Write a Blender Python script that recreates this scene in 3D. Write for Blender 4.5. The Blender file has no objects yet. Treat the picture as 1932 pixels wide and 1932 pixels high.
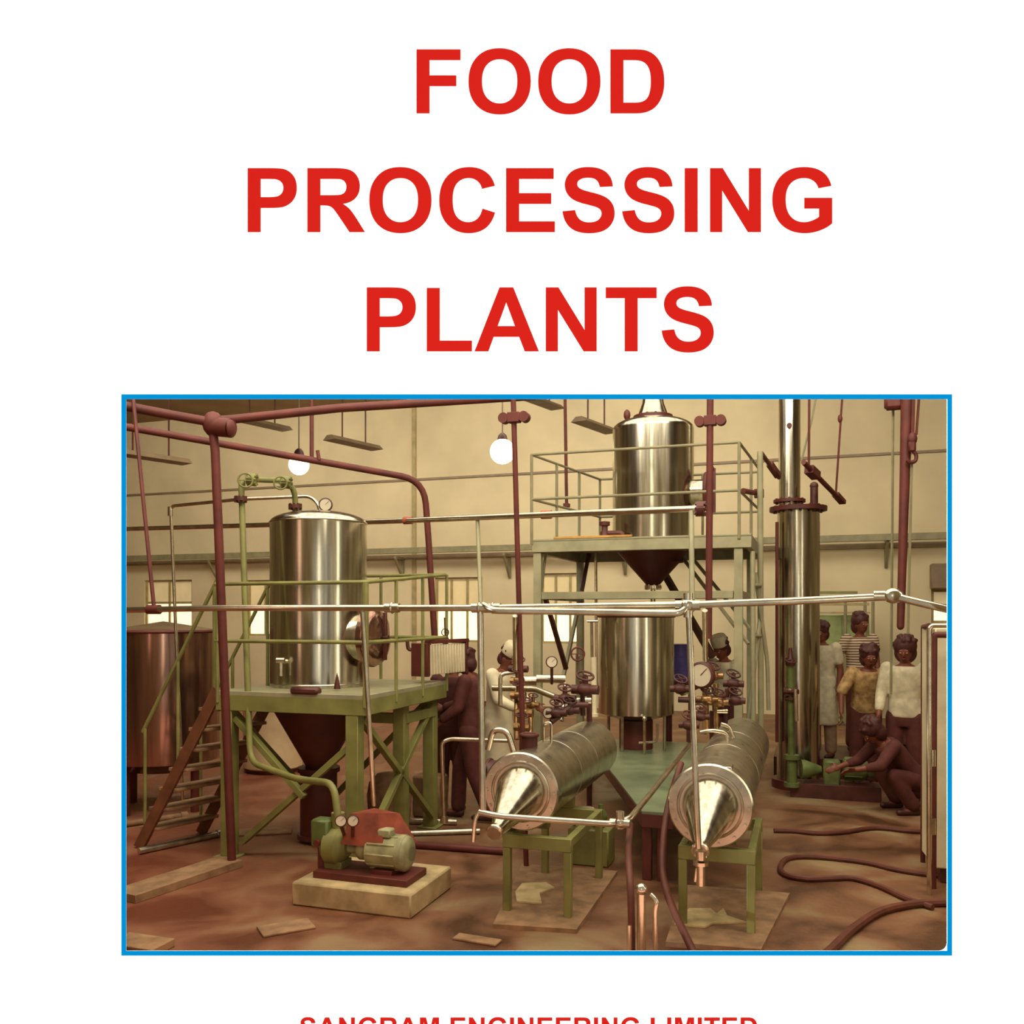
import bpy, bmesh, math, random
from mathutils import Vector, Matrix, Quaternion
random.seed(7)
PI = math.pi
S = bpy.context.scene
COL = S.collection
FPX, EYE, HZ = 1662.0, 2.05, 1160.0
TH = math.radians(18.5)
U = Vector((math.cos(TH), -math.sin(TH), 0)); V = Vector((math.sin(TH), math.cos(TH), 0)); Z = Vector((0, 0, 1))
ROOM = (U, V, Z); AXES = (Vector((1,0,0)), Vector((0,1,0)), Z)

def P(x, y, d): return Vector(((x-966)/FPX*d, d, EYE+(HZ-y)/FPX*d))
def DU(x, d0): return d0/(1+math.tan(TH)*(x-966)/FPX)
def Pu(x, y, d0): return P(x, y, DU(x, d0))
def G(x, y, z=0.0):
    d = (EYE-z)*FPX/(y-HZ)
    return Vector(((x-966)/FPX*d, d, z))
def XY(x, d, z=0.0): return Vector(((x-966)/FPX*d, d, z))

# ---------------------------------------------------------------- materials
def lin(c):
    c = c/255.0
    return c/12.92 if c <= 0.04045 else ((c+0.055)/1.055)**2.4
def rgb(r, g, b, k=1.0): return (min(1,lin(r)*k), min(1,lin(g)*k), min(1,lin(b)*k), 1)

def mat(name, col, rough=0.5, metal=0.0, var=0.18, scale=6.0, stretch=(1,1,1), bump=0.0, col2=None, emit=None, es=0.0, spec=0.5, rvar=0.0, trans=0.0):
    m = bpy.data.materials.new(name); m.use_nodes = True
    nt = m.node_tree; n = nt.nodes; L = nt.links
    b = n['Principled BSDF']
    b.inputs['Roughness'].default_value = rough
    b.inputs['Metallic'].default_value = metal
    b.inputs['Specular IOR Level'].default_value = spec
    if trans: b.inputs['Transmission Weight'].default_value = trans
    tc = n.new('ShaderNodeTexCoord'); mp = n.new('ShaderNodeMapping')
    mp.inputs['Scale'].default_value = stretch
    L.new(tc.outputs['Object'], mp.inputs['Vector'])
    nz = n.new('ShaderNodeTexNoise'); nz.inputs['Scale'].default_value = scale; nz.inputs['Detail'].default_value = 5
    L.new(mp.outputs['Vector'], nz.inputs['Vector'])
    rp = n.new('ShaderNodeValToRGB')
    c2 = col2 or tuple([max(0, c*(1-2*var)) for c in col[:3]]+[1])
    c1 = col if col2 else tuple([min(1, c*(1+var)) for c in col[:3]]+[1])
    rp.color_ramp.elements[0].position = 0.33; rp.color_ramp.elements[1].position = 0.67
    rp.color_ramp.elements[0].color = c2; rp.color_ramp.elements[1].color = c1
    L.new(nz.outputs['Fac'], rp.inputs['Fac']); L.new(rp.outputs['Color'], b.inputs['Base Color'])
    if rvar:
        mr = n.new('ShaderNodeMapRange'); mr.inputs['To Min'].default_value = max(0.02, rough-rvar); mr.inputs['To Max'].default_value = rough+rvar
        L.new(nz.outputs['Fac'], mr.inputs['Value']); L.new(mr.outputs['Result'], b.inputs['Roughness'])
    if bump:
        bp = n.new('ShaderNodeBump'); bp.inputs['Strength'].default_value = bump; bp.inputs['Distance'].default_value = 0.02
        L.new(nz.outputs['Fac'], bp.inputs['Height']); L.new(bp.outputs['Normal'], b.inputs['Normal'])
    if emit:
        b.inputs['Emission Color'].default_value = emit; b.inputs['Emission Strength'].default_value = es
    return m

M = {}
M['paper']   = mat('white_paper', (0.97,0.97,0.97,1), 1.0, var=0.0, spec=0.0)
M['ink_red'] = mat('red_ink', rgb(219,37,29,0.84), 1.0, var=0.0, spec=0.0)
M['ink_blue']= mat('blue_ink', (0.0,0.252,0.62,1), 1.0, var=0.0, spec=0.0)
M['steel']   = mat('polished_steel', (0.66,0.62,0.49,1), 0.2, 1.0, var=0.16, scale=3.0, stretch=(7,7,0.35), rvar=0.07)
M['steel2']  = mat('brushed_steel', (0.62,0.56,0.43,1), 0.3, 1.0, var=0.12, scale=5.0, stretch=(2,2,2), rvar=0.08)
M['dsteel']  = mat('dull_dark_steel', (0.46,0.27,0.20,1), 0.17, 0.95, var=0.2, scale=2.0, stretch=(5,5,0.4), rvar=0.08)
M['pipe']    = mat('bright_pipe_steel', (0.74,0.66,0.50,1), 0.24, 1.0, var=0.12, scale=8)
M['redpaint']= mat('dark_red_paint', rgb(104,44,34), 0.6, var=0.15)
M['green']   = mat('olive_green_paint', rgb(140,138,76), 0.5, var=0.15, scale=4)
M['pump_green'] = mat('pump_green_paint', rgb(104,118,62), 0.45, var=0.2, scale=6)
M['sage']    = mat('pale_sage_paint', rgb(164,158,122), 0.5, var=0.12, scale=4)
M['sagedk']  = mat('sage_rail_paint', rgb(146,138,102), 0.5, var=0.1)
M['plate']   = mat('blue_green_floor_plate', rgb(122,134,100), 0.35, var=0.2, scale=3)
M['hopper']  = mat('dark_hopper_paint', rgb(98,42,34), 0.5, var=0.2, scale=3)
M['dark']    = mat('dark_brown_iron', rgb(88,44,34), 0.5, var=0.25)
M['black']   = mat('black_rubber', rgb(74,38,30), 0.5, var=0.2)
M['brass']   = mat('old_brass', (0.42,0.24,0.10,1), 0.35, 0.85, var=0.3, scale=14)
M['orange']  = mat('rusty_orange_guard', rgb(140,62,36), 0.6, var=0.22, scale=7)
M['concrete']= mat('worn_concrete', rgb(196,172,124), 0.85, var=0.16, scale=7, bump=0.2)
M['kerb']    = mat('stained_concrete', rgb(160,124,88), 0.85, var=0.18, scale=9, bump=0.2)
M['paperbag']= mat('pale_sacking', rgb(214,190,136), 0.85, var=0.15, scale=9)
M['dial']    = mat('gauge_dial_white', rgb(235,222,190), 0.5, var=0.05)
M['motor']   = mat('grey_green_motor_paint', rgb(172,168,122), 0.45, var=0.2, scale=9)
M['white']   = mat('cream_enamel', rgb(236,222,182), 0.45, var=0.1, scale=3)
M['fixture'] = mat('grey_lamp_enamel', rgb(142,122,92), 0.5, var=0.08)
M['blue']    = mat('blue_plastic', rgb(116,104,196), 0.45, var=0.12)
M['hose']    = mat('dark_hose_rubber', rgb(104,54,38), 0.6, var=0.15)
M['skin']    = mat('brown_skin', rgb(126,66,46), 0.5, var=0.06)
M['hair']    = mat('black_hair', rgb(78,36,30), 0.6, var=0.2, scale=40)
M['alu']     = mat('bright_aluminium', rgb(240,214,166), 0.45, 0.25, var=0.08, scale=3)
M['eye']     = mat('eye_white', rgb(200,170,140), 0.4, var=0.02)
M['lip']     = mat('lips', rgb(96,40,34), 0.5, var=0.02)
M['shirtw']  = mat('white_shirt_cloth', rgb(214,202,166), 0.85, var=0.12, scale=12, bump=0.3)
M['shirtb']  = mat('patterned_beige_cloth', rgb(206,170,110), 0.85, scale=16, col2=rgb(150,112,70), bump=0.3)
M['coat']    = mat('cream_overall_cloth', rgb(240,226,186), 0.85, var=0.1, scale=7, bump=0.3)
M['trous']   = mat('dark_trouser_cloth', rgb(92,44,36), 0.85, var=0.15, scale=10)
M['grey_cloth'] = mat('pale_grey_cloth', rgb(168,140,112), 0.85, var=0.12, scale=10, bump=0.3)
M['shoe']    = mat('dark_leather', rgb(70,34,28), 0.5, var=0.1)
M['greenboard'] = mat('light_green_board', rgb(150,164,104), 0.6, var=0.1)
M['panelgrey'] = mat('grey_panel', rgb(140,118,94), 0.6, var=0.08)
M['lampglow']= mat('glowing_globe_glass', rgb(255,248,205), 0.4, var=0.0, emit=(1.0,0.93,0.66,1), es=3.0)
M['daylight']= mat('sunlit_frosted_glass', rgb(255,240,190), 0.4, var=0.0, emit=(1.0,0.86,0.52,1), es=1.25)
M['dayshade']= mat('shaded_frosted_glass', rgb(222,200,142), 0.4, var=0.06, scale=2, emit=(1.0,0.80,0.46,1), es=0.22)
M['wframe']  = mat('window_frame_paint', rgb(176,158,108), 0.6, var=0.1)

def stripes_mat():
    m = mat('striped_shirt_cloth', rgb(200,186,150), 0.85)
    nt = m.node_tree; n = nt.nodes; L = nt.links; b = n['Principled BSDF']
    tc = n.new('ShaderNodeTexCoord'); w = n.new('ShaderNodeTexWave'); w.bands_direction = 'Z'; w.inputs['Scale'].default_value = 9; w.inputs['Distortion'].default_value = 1.0
    r = n.new('ShaderNodeValToRGB'); r.color_ramp.elements[0].color = rgb(120,84,66); r.color_ramp.elements[1].color = rgb(214,200,166)
    r.color_ramp.elements[0].position = 0.4; r.color_ramp.elements[1].position = 0.6
    L.new(tc.outputs['Object'], w.inputs['Vector']); L.new(w.outputs['Fac'], r.inputs['Fac']); L.new(r.outputs['Color'], b.inputs['Base Color'])
    return m
M['striped'] = stripes_mat()

def floor_mat():
    m = bpy.data.materials.new('stained_floor_red_glow'); m.use_nodes = True
    nt = m.node_tree; n = nt.nodes; L = nt.links; b = n['Principled BSDF']
    tc = n.new('ShaderNodeTexCoord')
    a = n.new('ShaderNodeTexNoise'); a.inputs['Scale'].default_value = 1.5; a.inputs['Detail'].default_value = 7; a.inputs['Distortion'].default_value = 0.5
    L.new(tc.outputs['Object'], a.inputs['Vector'])
    r = n.new('ShaderNodeValToRGB'); e = r.color_ramp.elements
    e[0].position = 0.36; e[0].color = rgb(84,52,32); e[1].position = 0.66; e[1].color = rgb(150,126,88)
    k = e.new(0.50); k.color = rgb(128,86,56)
    L.new(a.outputs['Fac'], r.inputs['Fac'])
    f = n.new('ShaderNodeTexNoise'); f.inputs['Scale'].default_value = 22; f.inputs['Detail'].default_value = 6
    L.new(tc.outputs['Object'], f.inputs['Vector'])
    mx = n.new('ShaderNodeMixRGB'); mx.blend_type = 'MULTIPLY'; mx.inputs['Fac'].default_value = 0.35
    L.new(r.outputs['Color'], mx.inputs['Color1']); L.new(f.outputs['Color'], mx.inputs['Color2'])
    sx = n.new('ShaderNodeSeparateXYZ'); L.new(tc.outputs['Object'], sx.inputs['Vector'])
    red_glow = n.new('ShaderNodeMapRange'); red_glow.inputs['From Min'].default_value = -0.4; red_glow.inputs['From Max'].default_value = -3.4; red_glow.inputs['To Max'].default_value = 0.5
    L.new(sx.outputs['X'], red_glow.inputs['Value'])
    mr = n.new('ShaderNodeMixRGB'); mr.inputs['Color2'].default_value = rgb(146,68,48)  # red glow towards the left painted into the floor colour, in place of a lamp
    L.new(red_glow.outputs['Result'], mr.inputs['Fac']); L.new(r.outputs['Color'], mr.inputs['Color1']); L.new(mr.outputs['Color'], b.inputs['Base Color'])
    rr = n.new('ShaderNodeMapRange'); rr.inputs['From Min'].default_value = 0.35; rr.inputs['From Max'].default_value = 0.65
    rr.inputs['To Min'].default_value = 0.35; rr.inputs['To Max'].default_value = 0.85
    L.new(a.outputs['Fac'], rr.inputs['Value']); L.new(rr.outputs['Result'], b.inputs['Roughness'])
    bp = n.new('ShaderNodeBump'); bp.inputs['Strength'].default_value = 0.25; bp.inputs['Distance'].default_value = 0.02
    L.new(f.outputs['Fac'], bp.inputs['Height']); L.new(bp.outputs['Normal'], b.inputs['Normal'])
    return m
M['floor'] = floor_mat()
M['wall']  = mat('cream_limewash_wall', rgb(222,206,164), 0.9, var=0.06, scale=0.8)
M['wallside'] = mat('dark_olive_wall', rgb(148,132,98), 0.9, var=0.1, scale=0.8)  # own olive tone of the hall's unseen walls, mirrored in the steel
M['ceil']  = mat('brown_ceiling_board', rgb(150,124,90), 0.9, var=0.1, scale=0.8)

# ---------------------------------------------------------------- mesh builder
def frame_from(axis):
    a = Vector(axis).normalized()
    h = Vector((0,0,1)) if abs(a.z) < 0.9 else Vector((0,1,0))
    x = h.cross(a).normalized(); y = a.cross(x).normalized()
    return x, y, a

class MB:
    def __init__(self): self.bm = bmesh.new()
    def box(self, c, sx, sy, sz, ax=ROOM, bev=0.004):
        b = bmesh.new()
        bmesh.ops.create_cube(b, size=1.0)
        for v in b.verts: v.co = Vector((v.co.x*sx, v.co.y*sy, v.co.z*sz))
        bv = min(bev, 0.3*min(sx,sy,sz))
        if bv > 0.0005: bmesh.ops.bevel(b, geom=b.edges[:], offset=bv, segments=1, affect='EDGES')
        c = Vector(c)
        for v in b.verts: v.co = c + ax[0]*v.co.x + ax[1]*v.co.y + ax[2]*v.co.z
        self._merge(b); return self
    def boxb(self, base, sx, sy, sz, ax=ROOM, bev=0.004):   # standing on base point
        return self.box(Vector(base)+ax[2]*sz/2, sx, sy, sz, ax, bev)
    def bar(self, p, q, w, h=None, up=Z, bev=0.003):
        p = Vector(p); q = Vector(q); a = (q-p); ln = a.length; a.normalize()
        if abs(a.dot(up)) > 0.98: up = V
        s = a.cross(up).normalized(); t = s.cross(a).normalized()
        return self.box((p+q)/2, w, ln, h or w, (s, a, t), bev)
    def _merge(self, b):
        me = bpy.data.meshes.new('tmp'); b.to_mesh(me); b.free()
        self.bm.from_mesh(me); bpy.data.meshes.remove(me)
    def tube(self, pts, r, fil=0.0, seg=12, r2=None):
        pts = [Vector(p) for p in pts]
        path = [pts[0]]
        for i in range(1, len(pts)-1):
            a, b, c = pts[i-1], pts[i], pts[i+1]
            d1 = (a-b); d2 = (c-b)
            f = min(fil, d1.length*0.48, d2.length*0.48)
            if f < 1e-4: path.append(b); continue
            p0 = b+d1.normalized()*f; p1 = b+d2.normalized()*f
            for k in range(7):
                t = k/6; path.append((1-t)**2*p0+2*t*(1-t)*b+t*t*p1)
        path.append(pts[-1])
        bm = self.bm; rings = []
        x = None
        n = len(path)
        for i, p in enumerate(path):
            t = (path[min(i+1,n-1)]-path[max(i-1,0)]).normalized()
            if x is None: x, y, _ = frame_from(t)
            x = (x - t*x.dot(t)).normalized(); y = t.cross(x)
            rr = r if r2 is None else r+(r2-r)*i/(n-1)
            rings.append([bm.verts.new(p+(x*math.cos(2*PI*k/seg)+y*math.sin(2*PI*k/seg))*rr) for k in range(seg)])
        for a, b in zip(rings, rings[1:]):
            for k in range(seg):
                bm.faces.new((a[k], a[(k+1)%seg], b[(k+1)%seg], b[k]))
        bm.faces.new(rings[0][::-1]); bm.faces.new(rings[-1])
        return self
    def lathe(self, prof, base, axis=Z, seg=40, sx=1.0, sy=1.0):
        x, y, a = frame_from(axis); base = Vector(base); bm = self.bm; rings = []
        for r, h in prof:
            if r < 1e-5: rings.append([bm.verts.new(base+a*h)])
            else: rings.append([bm.verts.new(base+a*h+(x*sx*math.cos(2*PI*k/seg)+y*sy*math.sin(2*PI*k/seg))*r) for k in range(seg)])
        for p, q in zip(rings, rings[1:]):
            for k in range(seg):
                k2 = (k+1) % seg
                if len(p) == 1 and len(q) == 1: continue
                if len(p) == 1: bm.faces.new((p[0], q[k2], q[k]))
                elif len(q) == 1: bm.faces.new((p[k], p[k2], q[0]))
                else: bm.faces.new((p[k], p[k2], q[k2], q[k]))
        if len(rings[0]) > 1: bm.faces.new(rings[0][::-1])
        if len(rings[-1]) > 1: bm.faces.new(rings[-1])
        return self
    def cyl(self, p, q, r, seg=24, r2=None):
        p = Vector(p); q = Vector(q); ln = (q-p).length
        return self.lathe([(r,0),(r if r2 is None else r2, ln)], p, q-p, seg)
    def loft(self, rings):          # rings of points, equal count
        bm = self.bm; R = [[bm.verts.new(p) for p in r] for r in rings]; n = len(R[0])
        for a, b in zip(R, R[1:]):
            for k in range(n): bm.faces.new((a[k], a[(k+1)%n], b[(k+1)%n], b[k]))
        bm.faces.new(R[0][::-1]); bm.faces.new(R[-1]); return self
    def ball(self, c, r, s=(1,1,1), ax=AXES, sub=2):
        b = bmesh.new(); bmesh.ops.create_icosphere(b, subdivisions=sub, radius=r); c = Vector(c)
        for v in b.verts: v.co = c+ax[0]*v.co.x*s[0]+ax[1]*v.co.y*s[1]+ax[2]*v.co.z*s[2]
        self._merge(b); return self
    def prism(self, pts, vec):
        vec = Vector(vec); bm = self.bm
        a = [bm.verts.new(Vector(p)) for p in pts]; b = [bm.verts.new(Vector(p)+vec) for p in pts]; n = len(a)
        bm.faces.new(a[::-1]); bm.faces.new(b)
        for k in range(n): bm.faces.new((a[k], a[(k+1)%n], b[(k+1)%n], b[k]))
        return self
    def torus(self, c, axis, R, r, seg=28, s2=8):
        x, y, a = frame_from(Vector(axis)); c = Vector(c); bm = self.bm; rings = []
        for i in range(seg):
            t = 2*PI*i/seg; o = x*math.cos(t)+y*math.sin(t)
            rings.append([bm.verts.new(c+o*(R+r*math.cos(2*PI*k/s2))+a*r*math.sin(2*PI*k/s2)) for k in range(s2)])
        for i in range(seg):
            p, q = rings[i], rings[(i+1)%seg]
            for k in range(s2): bm.faces.new((p[k], q[k], q[(k+1)%s2], p[(k+1)%s2]))
        return self

BASE = {}
def build(mb, name, material, parent=None, loc=None, smooth=40, label=None):
    bm = mb.bm
    bmesh.ops.recalc_face_normals(bm, faces=bm.faces[:])
    off = BASE[parent.name] if parent else Vector(loc or (0,0,0))
    for v in bm.verts: v.co -= off
    me = bpy.data.meshes.new(name); bm.to_mesh(me); bm.free()
    for p in me.polygons: p.use_smooth = True
    me.set_sharp_from_angle(angle=math.radians(smooth))
    me.materials.append(M[material] if isinstance(material, str) else material)
    o = bpy.data.objects.new(name, me); COL.objects.link(o)
    BASE[o.name] = off
    if parent: o.parent = parent
    else: o.location = off
    if label: o['label'] = label
    return o
def thing(name, label, cat, loc, group=None):
    o = bpy.data.objects.new(name, None); COL.objects.link(o); o.location = loc
    o.empty_display_size = 0.1
    o['label'] = label; o['category'] = cat
    if group: o['group'] = group
    BASE[o.name] = Vector(loc); return o
def single(mb, name, material, label, cat, loc, group=None, kind=None, smooth=40):
    o = build(mb, name, material, None, loc, smooth)
    o['label'] = label; o['category'] = cat
    if group: o['group'] = group
    if kind: o['kind'] = kind
    return o
def struct(mb, name, material, loc=(0,0,0)):
    o = build(mb, name, material, None, loc); o['kind'] = 'structure'; return o
def dup(root, loc, rotz=0.0, label=None, group=None):
    r = root.copy(); COL.objects.link(r); r.location = loc; r.rotation_euler = (0,0,rotz); BASE[r.name] = Vector(loc)
    if label: r['label'] = label
    if group: r['group'] = group
    for ch in list(root.children):
        c = ch.copy(); COL.objects.link(c); c.parent = r
        for g in list(ch.children):
            d = g.copy(); COL.objects.link(d); d.parent = c
    return r
# ---------------------------------------------------------------- camera
cam = bpy.data.cameras.new('camera'); camo = bpy.data.objects.new('camera', cam); COL.objects.link(camo)
cam.sensor_fit = 'HORIZONTAL'; cam.sensor_width = 36.0; cam.lens = 36.0*FPX/1932.0
cam.shift_x = 0.0; cam.shift_y = (HZ-966.0)/1932.0
camo.location = (0,0,EYE); camo.rotation_euler = (PI/2,0,0)
cam.clip_end = 100; S.camera = camo

# ---------------------------------------------------------------- the printed cover page
D = 3.9
def Q(x, y, d=D): return P(x, y, d)
GL = {
'F': (1251, "M151 0 L151 1466 L1156 1466 L1156 1218 L447 1218 L447 871 L1059 871 L1059 623 L447 623 L447 0"),
'O': (1593, "M89 724 Q89 948 156 1100 Q206 1212 292 1301 Q379 1390 482 1433 Q619 1491 798 1491 Q1122 1491 1316 1290 Q1511 1089 1511 731 Q1511 376 1318 175 Q1125 -25 802 -25 Q475 -25 282 174 Q89 374 89 724 M394 734 Q394 485 509 356 Q624 228 801 228 Q978 228 1091 355 Q1205 483 1205 738 Q1205 990 1094 1114 Q984 1238 801 1238 Q618 1238 506 1112 Q394 987 394 734"),
'D': (1479, "M148 1466 L689 1466 Q872 1466 968 1438 Q1097 1400 1189 1303 Q1281 1206 1329 1065 Q1377 925 1377 719 Q1377 538 1332 407 Q1277 247 1175 148 Q1098 73 967 31 Q869 0 705 0 L148 0 M444 1218 L444 247 L665 247 Q789 247 844 261 Q916 279 963 322 Q1011 365 1041 463 Q1071 562 1071 732 Q1071 902 1041 993 Q1011 1084 957 1135 Q903 1186 820 1204 Q758 1218 577 1218"),
'P': (1366, "M149 0 L149 1466 L624 1466 Q894 1466 976 1444 Q1102 1411 1187 1300 Q1272 1190 1272 1015 Q1272 880 1223 788 Q1174 696 1098 643 Q1023 591 945 574 Q839 553 638 553 L445 553 L445 0 M445 1218 L445 802 L607 802 Q782 802 841 825 Q900 848 933 897 Q967 946 967 1011 Q967 1091 920 1143 Q873 1195 801 1208 Q748 1218 588 1218"),
'R': (1479, "M150 0 L150 1466 L773 1466 Q1008 1466 1114 1426 Q1221 1387 1285 1286 Q1349 1185 1349 1055 Q1349 890 1252 782 Q1155 675 962 647 Q1058 591 1120 524 Q1183 457 1289 286 L1468 0 L1114 0 L900 319 Q786 490 744 534 Q702 579 655 595 Q608 612 506 612 L446 612 L446 0 M446 846 L665 846 Q878 846 931 864 Q984 882 1014 926 Q1044 970 1044 1036 Q1044 1110 1004 1155 Q965 1201 893 1213 Q857 1218 677 1218 L446 1218"),
'C': (1479, "M1087 539 L1374 448 Q1308 208 1154 91 Q1001 -25 765 -25 Q473 -25 285 174 Q97 374 97 720 Q97 1086 286 1288 Q475 1491 783 1491 Q1052 1491 1220 1332 Q1320 1238 1370 1062 L1077 992 Q1051 1106 968 1172 Q886 1238 768 1238 Q605 1238 503 1121 Q402 1004 402 742 Q402 464 502 346 Q602 228 762 228 Q880 228 965 303 Q1050 378 1087 539"),
'E': (1366, "M149 0 L149 1466 L1236 1466 L1236 1218 L445 1218 L445 893 L1181 893 L1181 646 L445 646 L445 247 L1264 247 L1264 0"),
'S': (1366, "M74 477 L362 505 Q388 360 467 292 Q547 224 682 224 Q825 224 897 284 Q970 345 970 426 Q970 478 939 514 Q909 551 833 578 Q781 596 596 642 Q358 701 262 787 Q127 908 127 1082 Q127 1194 190 1291 Q254 1389 373 1440 Q493 1491 662 1491 Q938 1491 1077 1370 Q1217 1249 1224 1047 L928 1034 Q909 1147 846 1196 Q784 1246 659 1246 Q530 1246 457 1193 Q410 1159 410 1102 Q410 1050 454 1013 Q510 966 726 915 Q942 864 1045 809 Q1149 755 1207 660 Q1266 566 1266 427 Q1266 301 1196 191 Q1126 81 998 27 Q870 -26 679 -26 Q401 -26 252 102 Q103 231 74 477"),
'I': (569, "M140 0 L140 1466 L436 1466 L436 0"),
'N': (1479, "M152 0 L152 1466 L440 1466 L1040 487 L1040 1466 L1315 1466 L1315 0 L1018 0 L427 956 L427 0"),
'G': (1593, "M830 539 L830 786 L1468 786 L1468 202 Q1375 112 1198 43 Q1022 -25 841 -25 Q611 -25 440 71 Q269 168 183 347 Q97 527 97 738 Q97 967 193 1145 Q289 1323 474 1418 Q615 1491 825 1491 Q1098 1491 1251 1376 Q1405 1262 1449 1060 L1155 1005 Q1124 1113 1038 1175 Q953 1238 825 1238 Q631 1238 516 1115 Q402 992 402 750 Q402 489 518 358 Q634 228 822 228 Q915 228 1008 264 Q1102 301 1169 353 L1169 539"),
'L': (1251, "M157 0 L157 1454 L453 1454 L453 247 L1189 247 L1189 0"),
'A': (1479, "M1471 0 L1149 0 L1021 333 L435 333 L314 0 L0 0 L571 1466 L884 1466 M926 580 L724 1124 L526 580"),
'T': (1251, "M480 0 L480 1218 L45 1218 L45 1466 L1210 1466 L1210 1218 L776 1218 L776 0"),
'M': (1706, "M145 0 L145 1466 L588 1466 L854 466 L1117 1466 L1561 1466 L1561 0 L1286 0 L1286 1154 L995 0 L710 0 L420 1154 L420 0"),
}
def glyph_loops(ch):
    loops = []; cur = None; tok = GL[ch][1].replace('M', ' M ').replace('L', ' L ').replace('Q', ' Q ').split(); i = 0
    while i < len(tok):
        c = tok[i]
        if c == 'M': cur = [(float(tok[i+1]), float(tok[i+2]))]; loops.append(cur); i += 3
        elif c == 'L': cur.append((float(tok[i+1]), float(tok[i+2]))); i += 3
        else:
            x1, y1, x2, y2 = [float(t) for t in tok[i+1:i+5]]; x0, y0 = cur[-1]
            for k in range(1, 7):
                t = k/6; cur.append(((1-t)**2*x0+2*t*(1-t)*x1+t*t*x2, (1-t)**2*y0+2*t*(1-t)*y1+t*t*y2))
            i += 5
    return loops
def lettering(name, text, x0, base, s, parent):
    cu = bpy.data.curves.new(name, 'CURVE'); cu.dimensions = '2D'; cu.fill_mode = 'BOTH'; cu.extrude = 0.0
    x = x0; k = D/FPX
    for ch in text:
        if ch == ' ': x += 569*s; continue
        for lp in glyph_loops(ch):
            if (lp[0][0]-lp[-1][0])**2+(lp[0][1]-lp[-1][1])**2 < 9: lp = lp[:-1]
            sp = cu.splines.new('POLY'); sp.points.add(len(lp)-1); sp.use_cyclic_u = True
            for q, (a, b) in zip(sp.points, lp): q.co = ((x+a*s-966)*k, (HZ-base+b*s)*k, 0, 1)
        x += GL[ch][0]*s
    tmp = bpy.data.objects.new('tmp', cu); COL.objects.link(tmp)
    bpy.context.view_layer.update()
    me = bpy.data.meshes.new_from_object(tmp.evaluated_get(bpy.context.evaluated_depsgraph_get()))
    bpy.data.objects.remove(tmp)
    for v in me.vertices: v.co = Vector((v.co.x, D-0.0001, EYE+v.co.y))-BASE[parent.name]
    me.name = name; me.materials.clear(); me.materials.append(M['ink_red'])
    o = bpy.data.objects.new(name, me); COL.objects.link(o); o.parent = parent; BASE[o.name] = BASE[parent.name]
    return o
page = thing('cover_page', 'white printed cover page with red capital title and blue-bordered picture', 'printed page', (0, D, 0))
OX0, OX1, OY0, OY1 = 238, 1787, 753, 1794
def rect(mb, x0, x1, z0, z1, y0, th):
    mb.box(((x0+x1)/2, y0+th/2, (z0+z1)/2), x1-x0, th, z1-z0, AXES, 0)
a, b_ = Q(OX0, OY0), Q(OX1, OY1)
m = MB(); W = 4.6; TOP = 6.2; T_ = 0.003
rect(m, -W, a.x, 0, TOP, D, T_); rect(m, b_.x, W, 0, TOP, D, T_)
rect(m, a.x, b_.x, a.z, TOP, D, T_); rect(m, a.x, b_.x, 0, b_.z, D, T_)
rc = 15*D/FPX; cx, cz = b_.x-rc, b_.z+rc          # rounded lower corner of the picture
pts = [Vector((b_.x, D, b_.z))]+[Vector((cx+rc*math.cos(t), D, cz-rc*math.sin(t))) for t in [PI/2*k/8 for k in range(9)]]
m.prism(pts, (0, T_, 0))
build(m, 'page_sheet', 'paper', page)
m = MB(); A0, A1 = Q(229, 744), Q(1796, 1803); f0 = D-0.0001
rect(m, A0.x, a.x, A1.z, A0.z, f0, 0.0001); rect(m, b_.x, A1.x, A1.z, A0.z, f0, 0.0001)
rect(m, a.x, b_.x, a.z, A0.z, f0, 0.0001); rect(m, a.x, b_.x, A1.z, b_.z, f0, 0.0001)
build(m, 'picture_border', 'ink_blue', page, label='blue border around the picture')
lettering('title_word', 'FOOD', 773.4, 214, 0.0825, page)['label'] = 'top red title word'
lettering('title_word', 'PROCESSING', 455.0, 438, 0.0824, page)['label'] = 'long middle red title word'
lettering('title_word', 'PLANTS', 679.7, 663, 0.0824, page)['label'] = 'lowest red title word'
cs = 0.02532; cx0 = 565.8-74*cs
for w_, o_ in (('SANGRAM', 0), ('ENGINEERING', 11150), ('LIMITED', 26057)):
    lettering('small_title_word', w_, cx0+o_*cs, 1956.8, cs, page)['label'] = 'small red word cut by the lower edge'

# ---------------------------------------------------------------- the hall
CW = Vector((0, 20.0, 0))                      # a point of the back wall
TW = math.radians(19.0); WU = Vector((math.cos(TW), -math.sin(TW), 0)); WV = Vector((math.sin(TW), math.cos(TW), 0))
WAX = (WU, WV, Z); CEIL = 7.15
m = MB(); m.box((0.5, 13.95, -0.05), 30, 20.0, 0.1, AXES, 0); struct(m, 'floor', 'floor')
def wp(x, y, off=0.0):                          # pixel -> point on the back wall, off metres in front of it
    k = math.tan(TW); c = CW.y-off/math.cos(TW)
    d = c/(1+k*(x-966)/FPX); return P(x, y, d)
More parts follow.
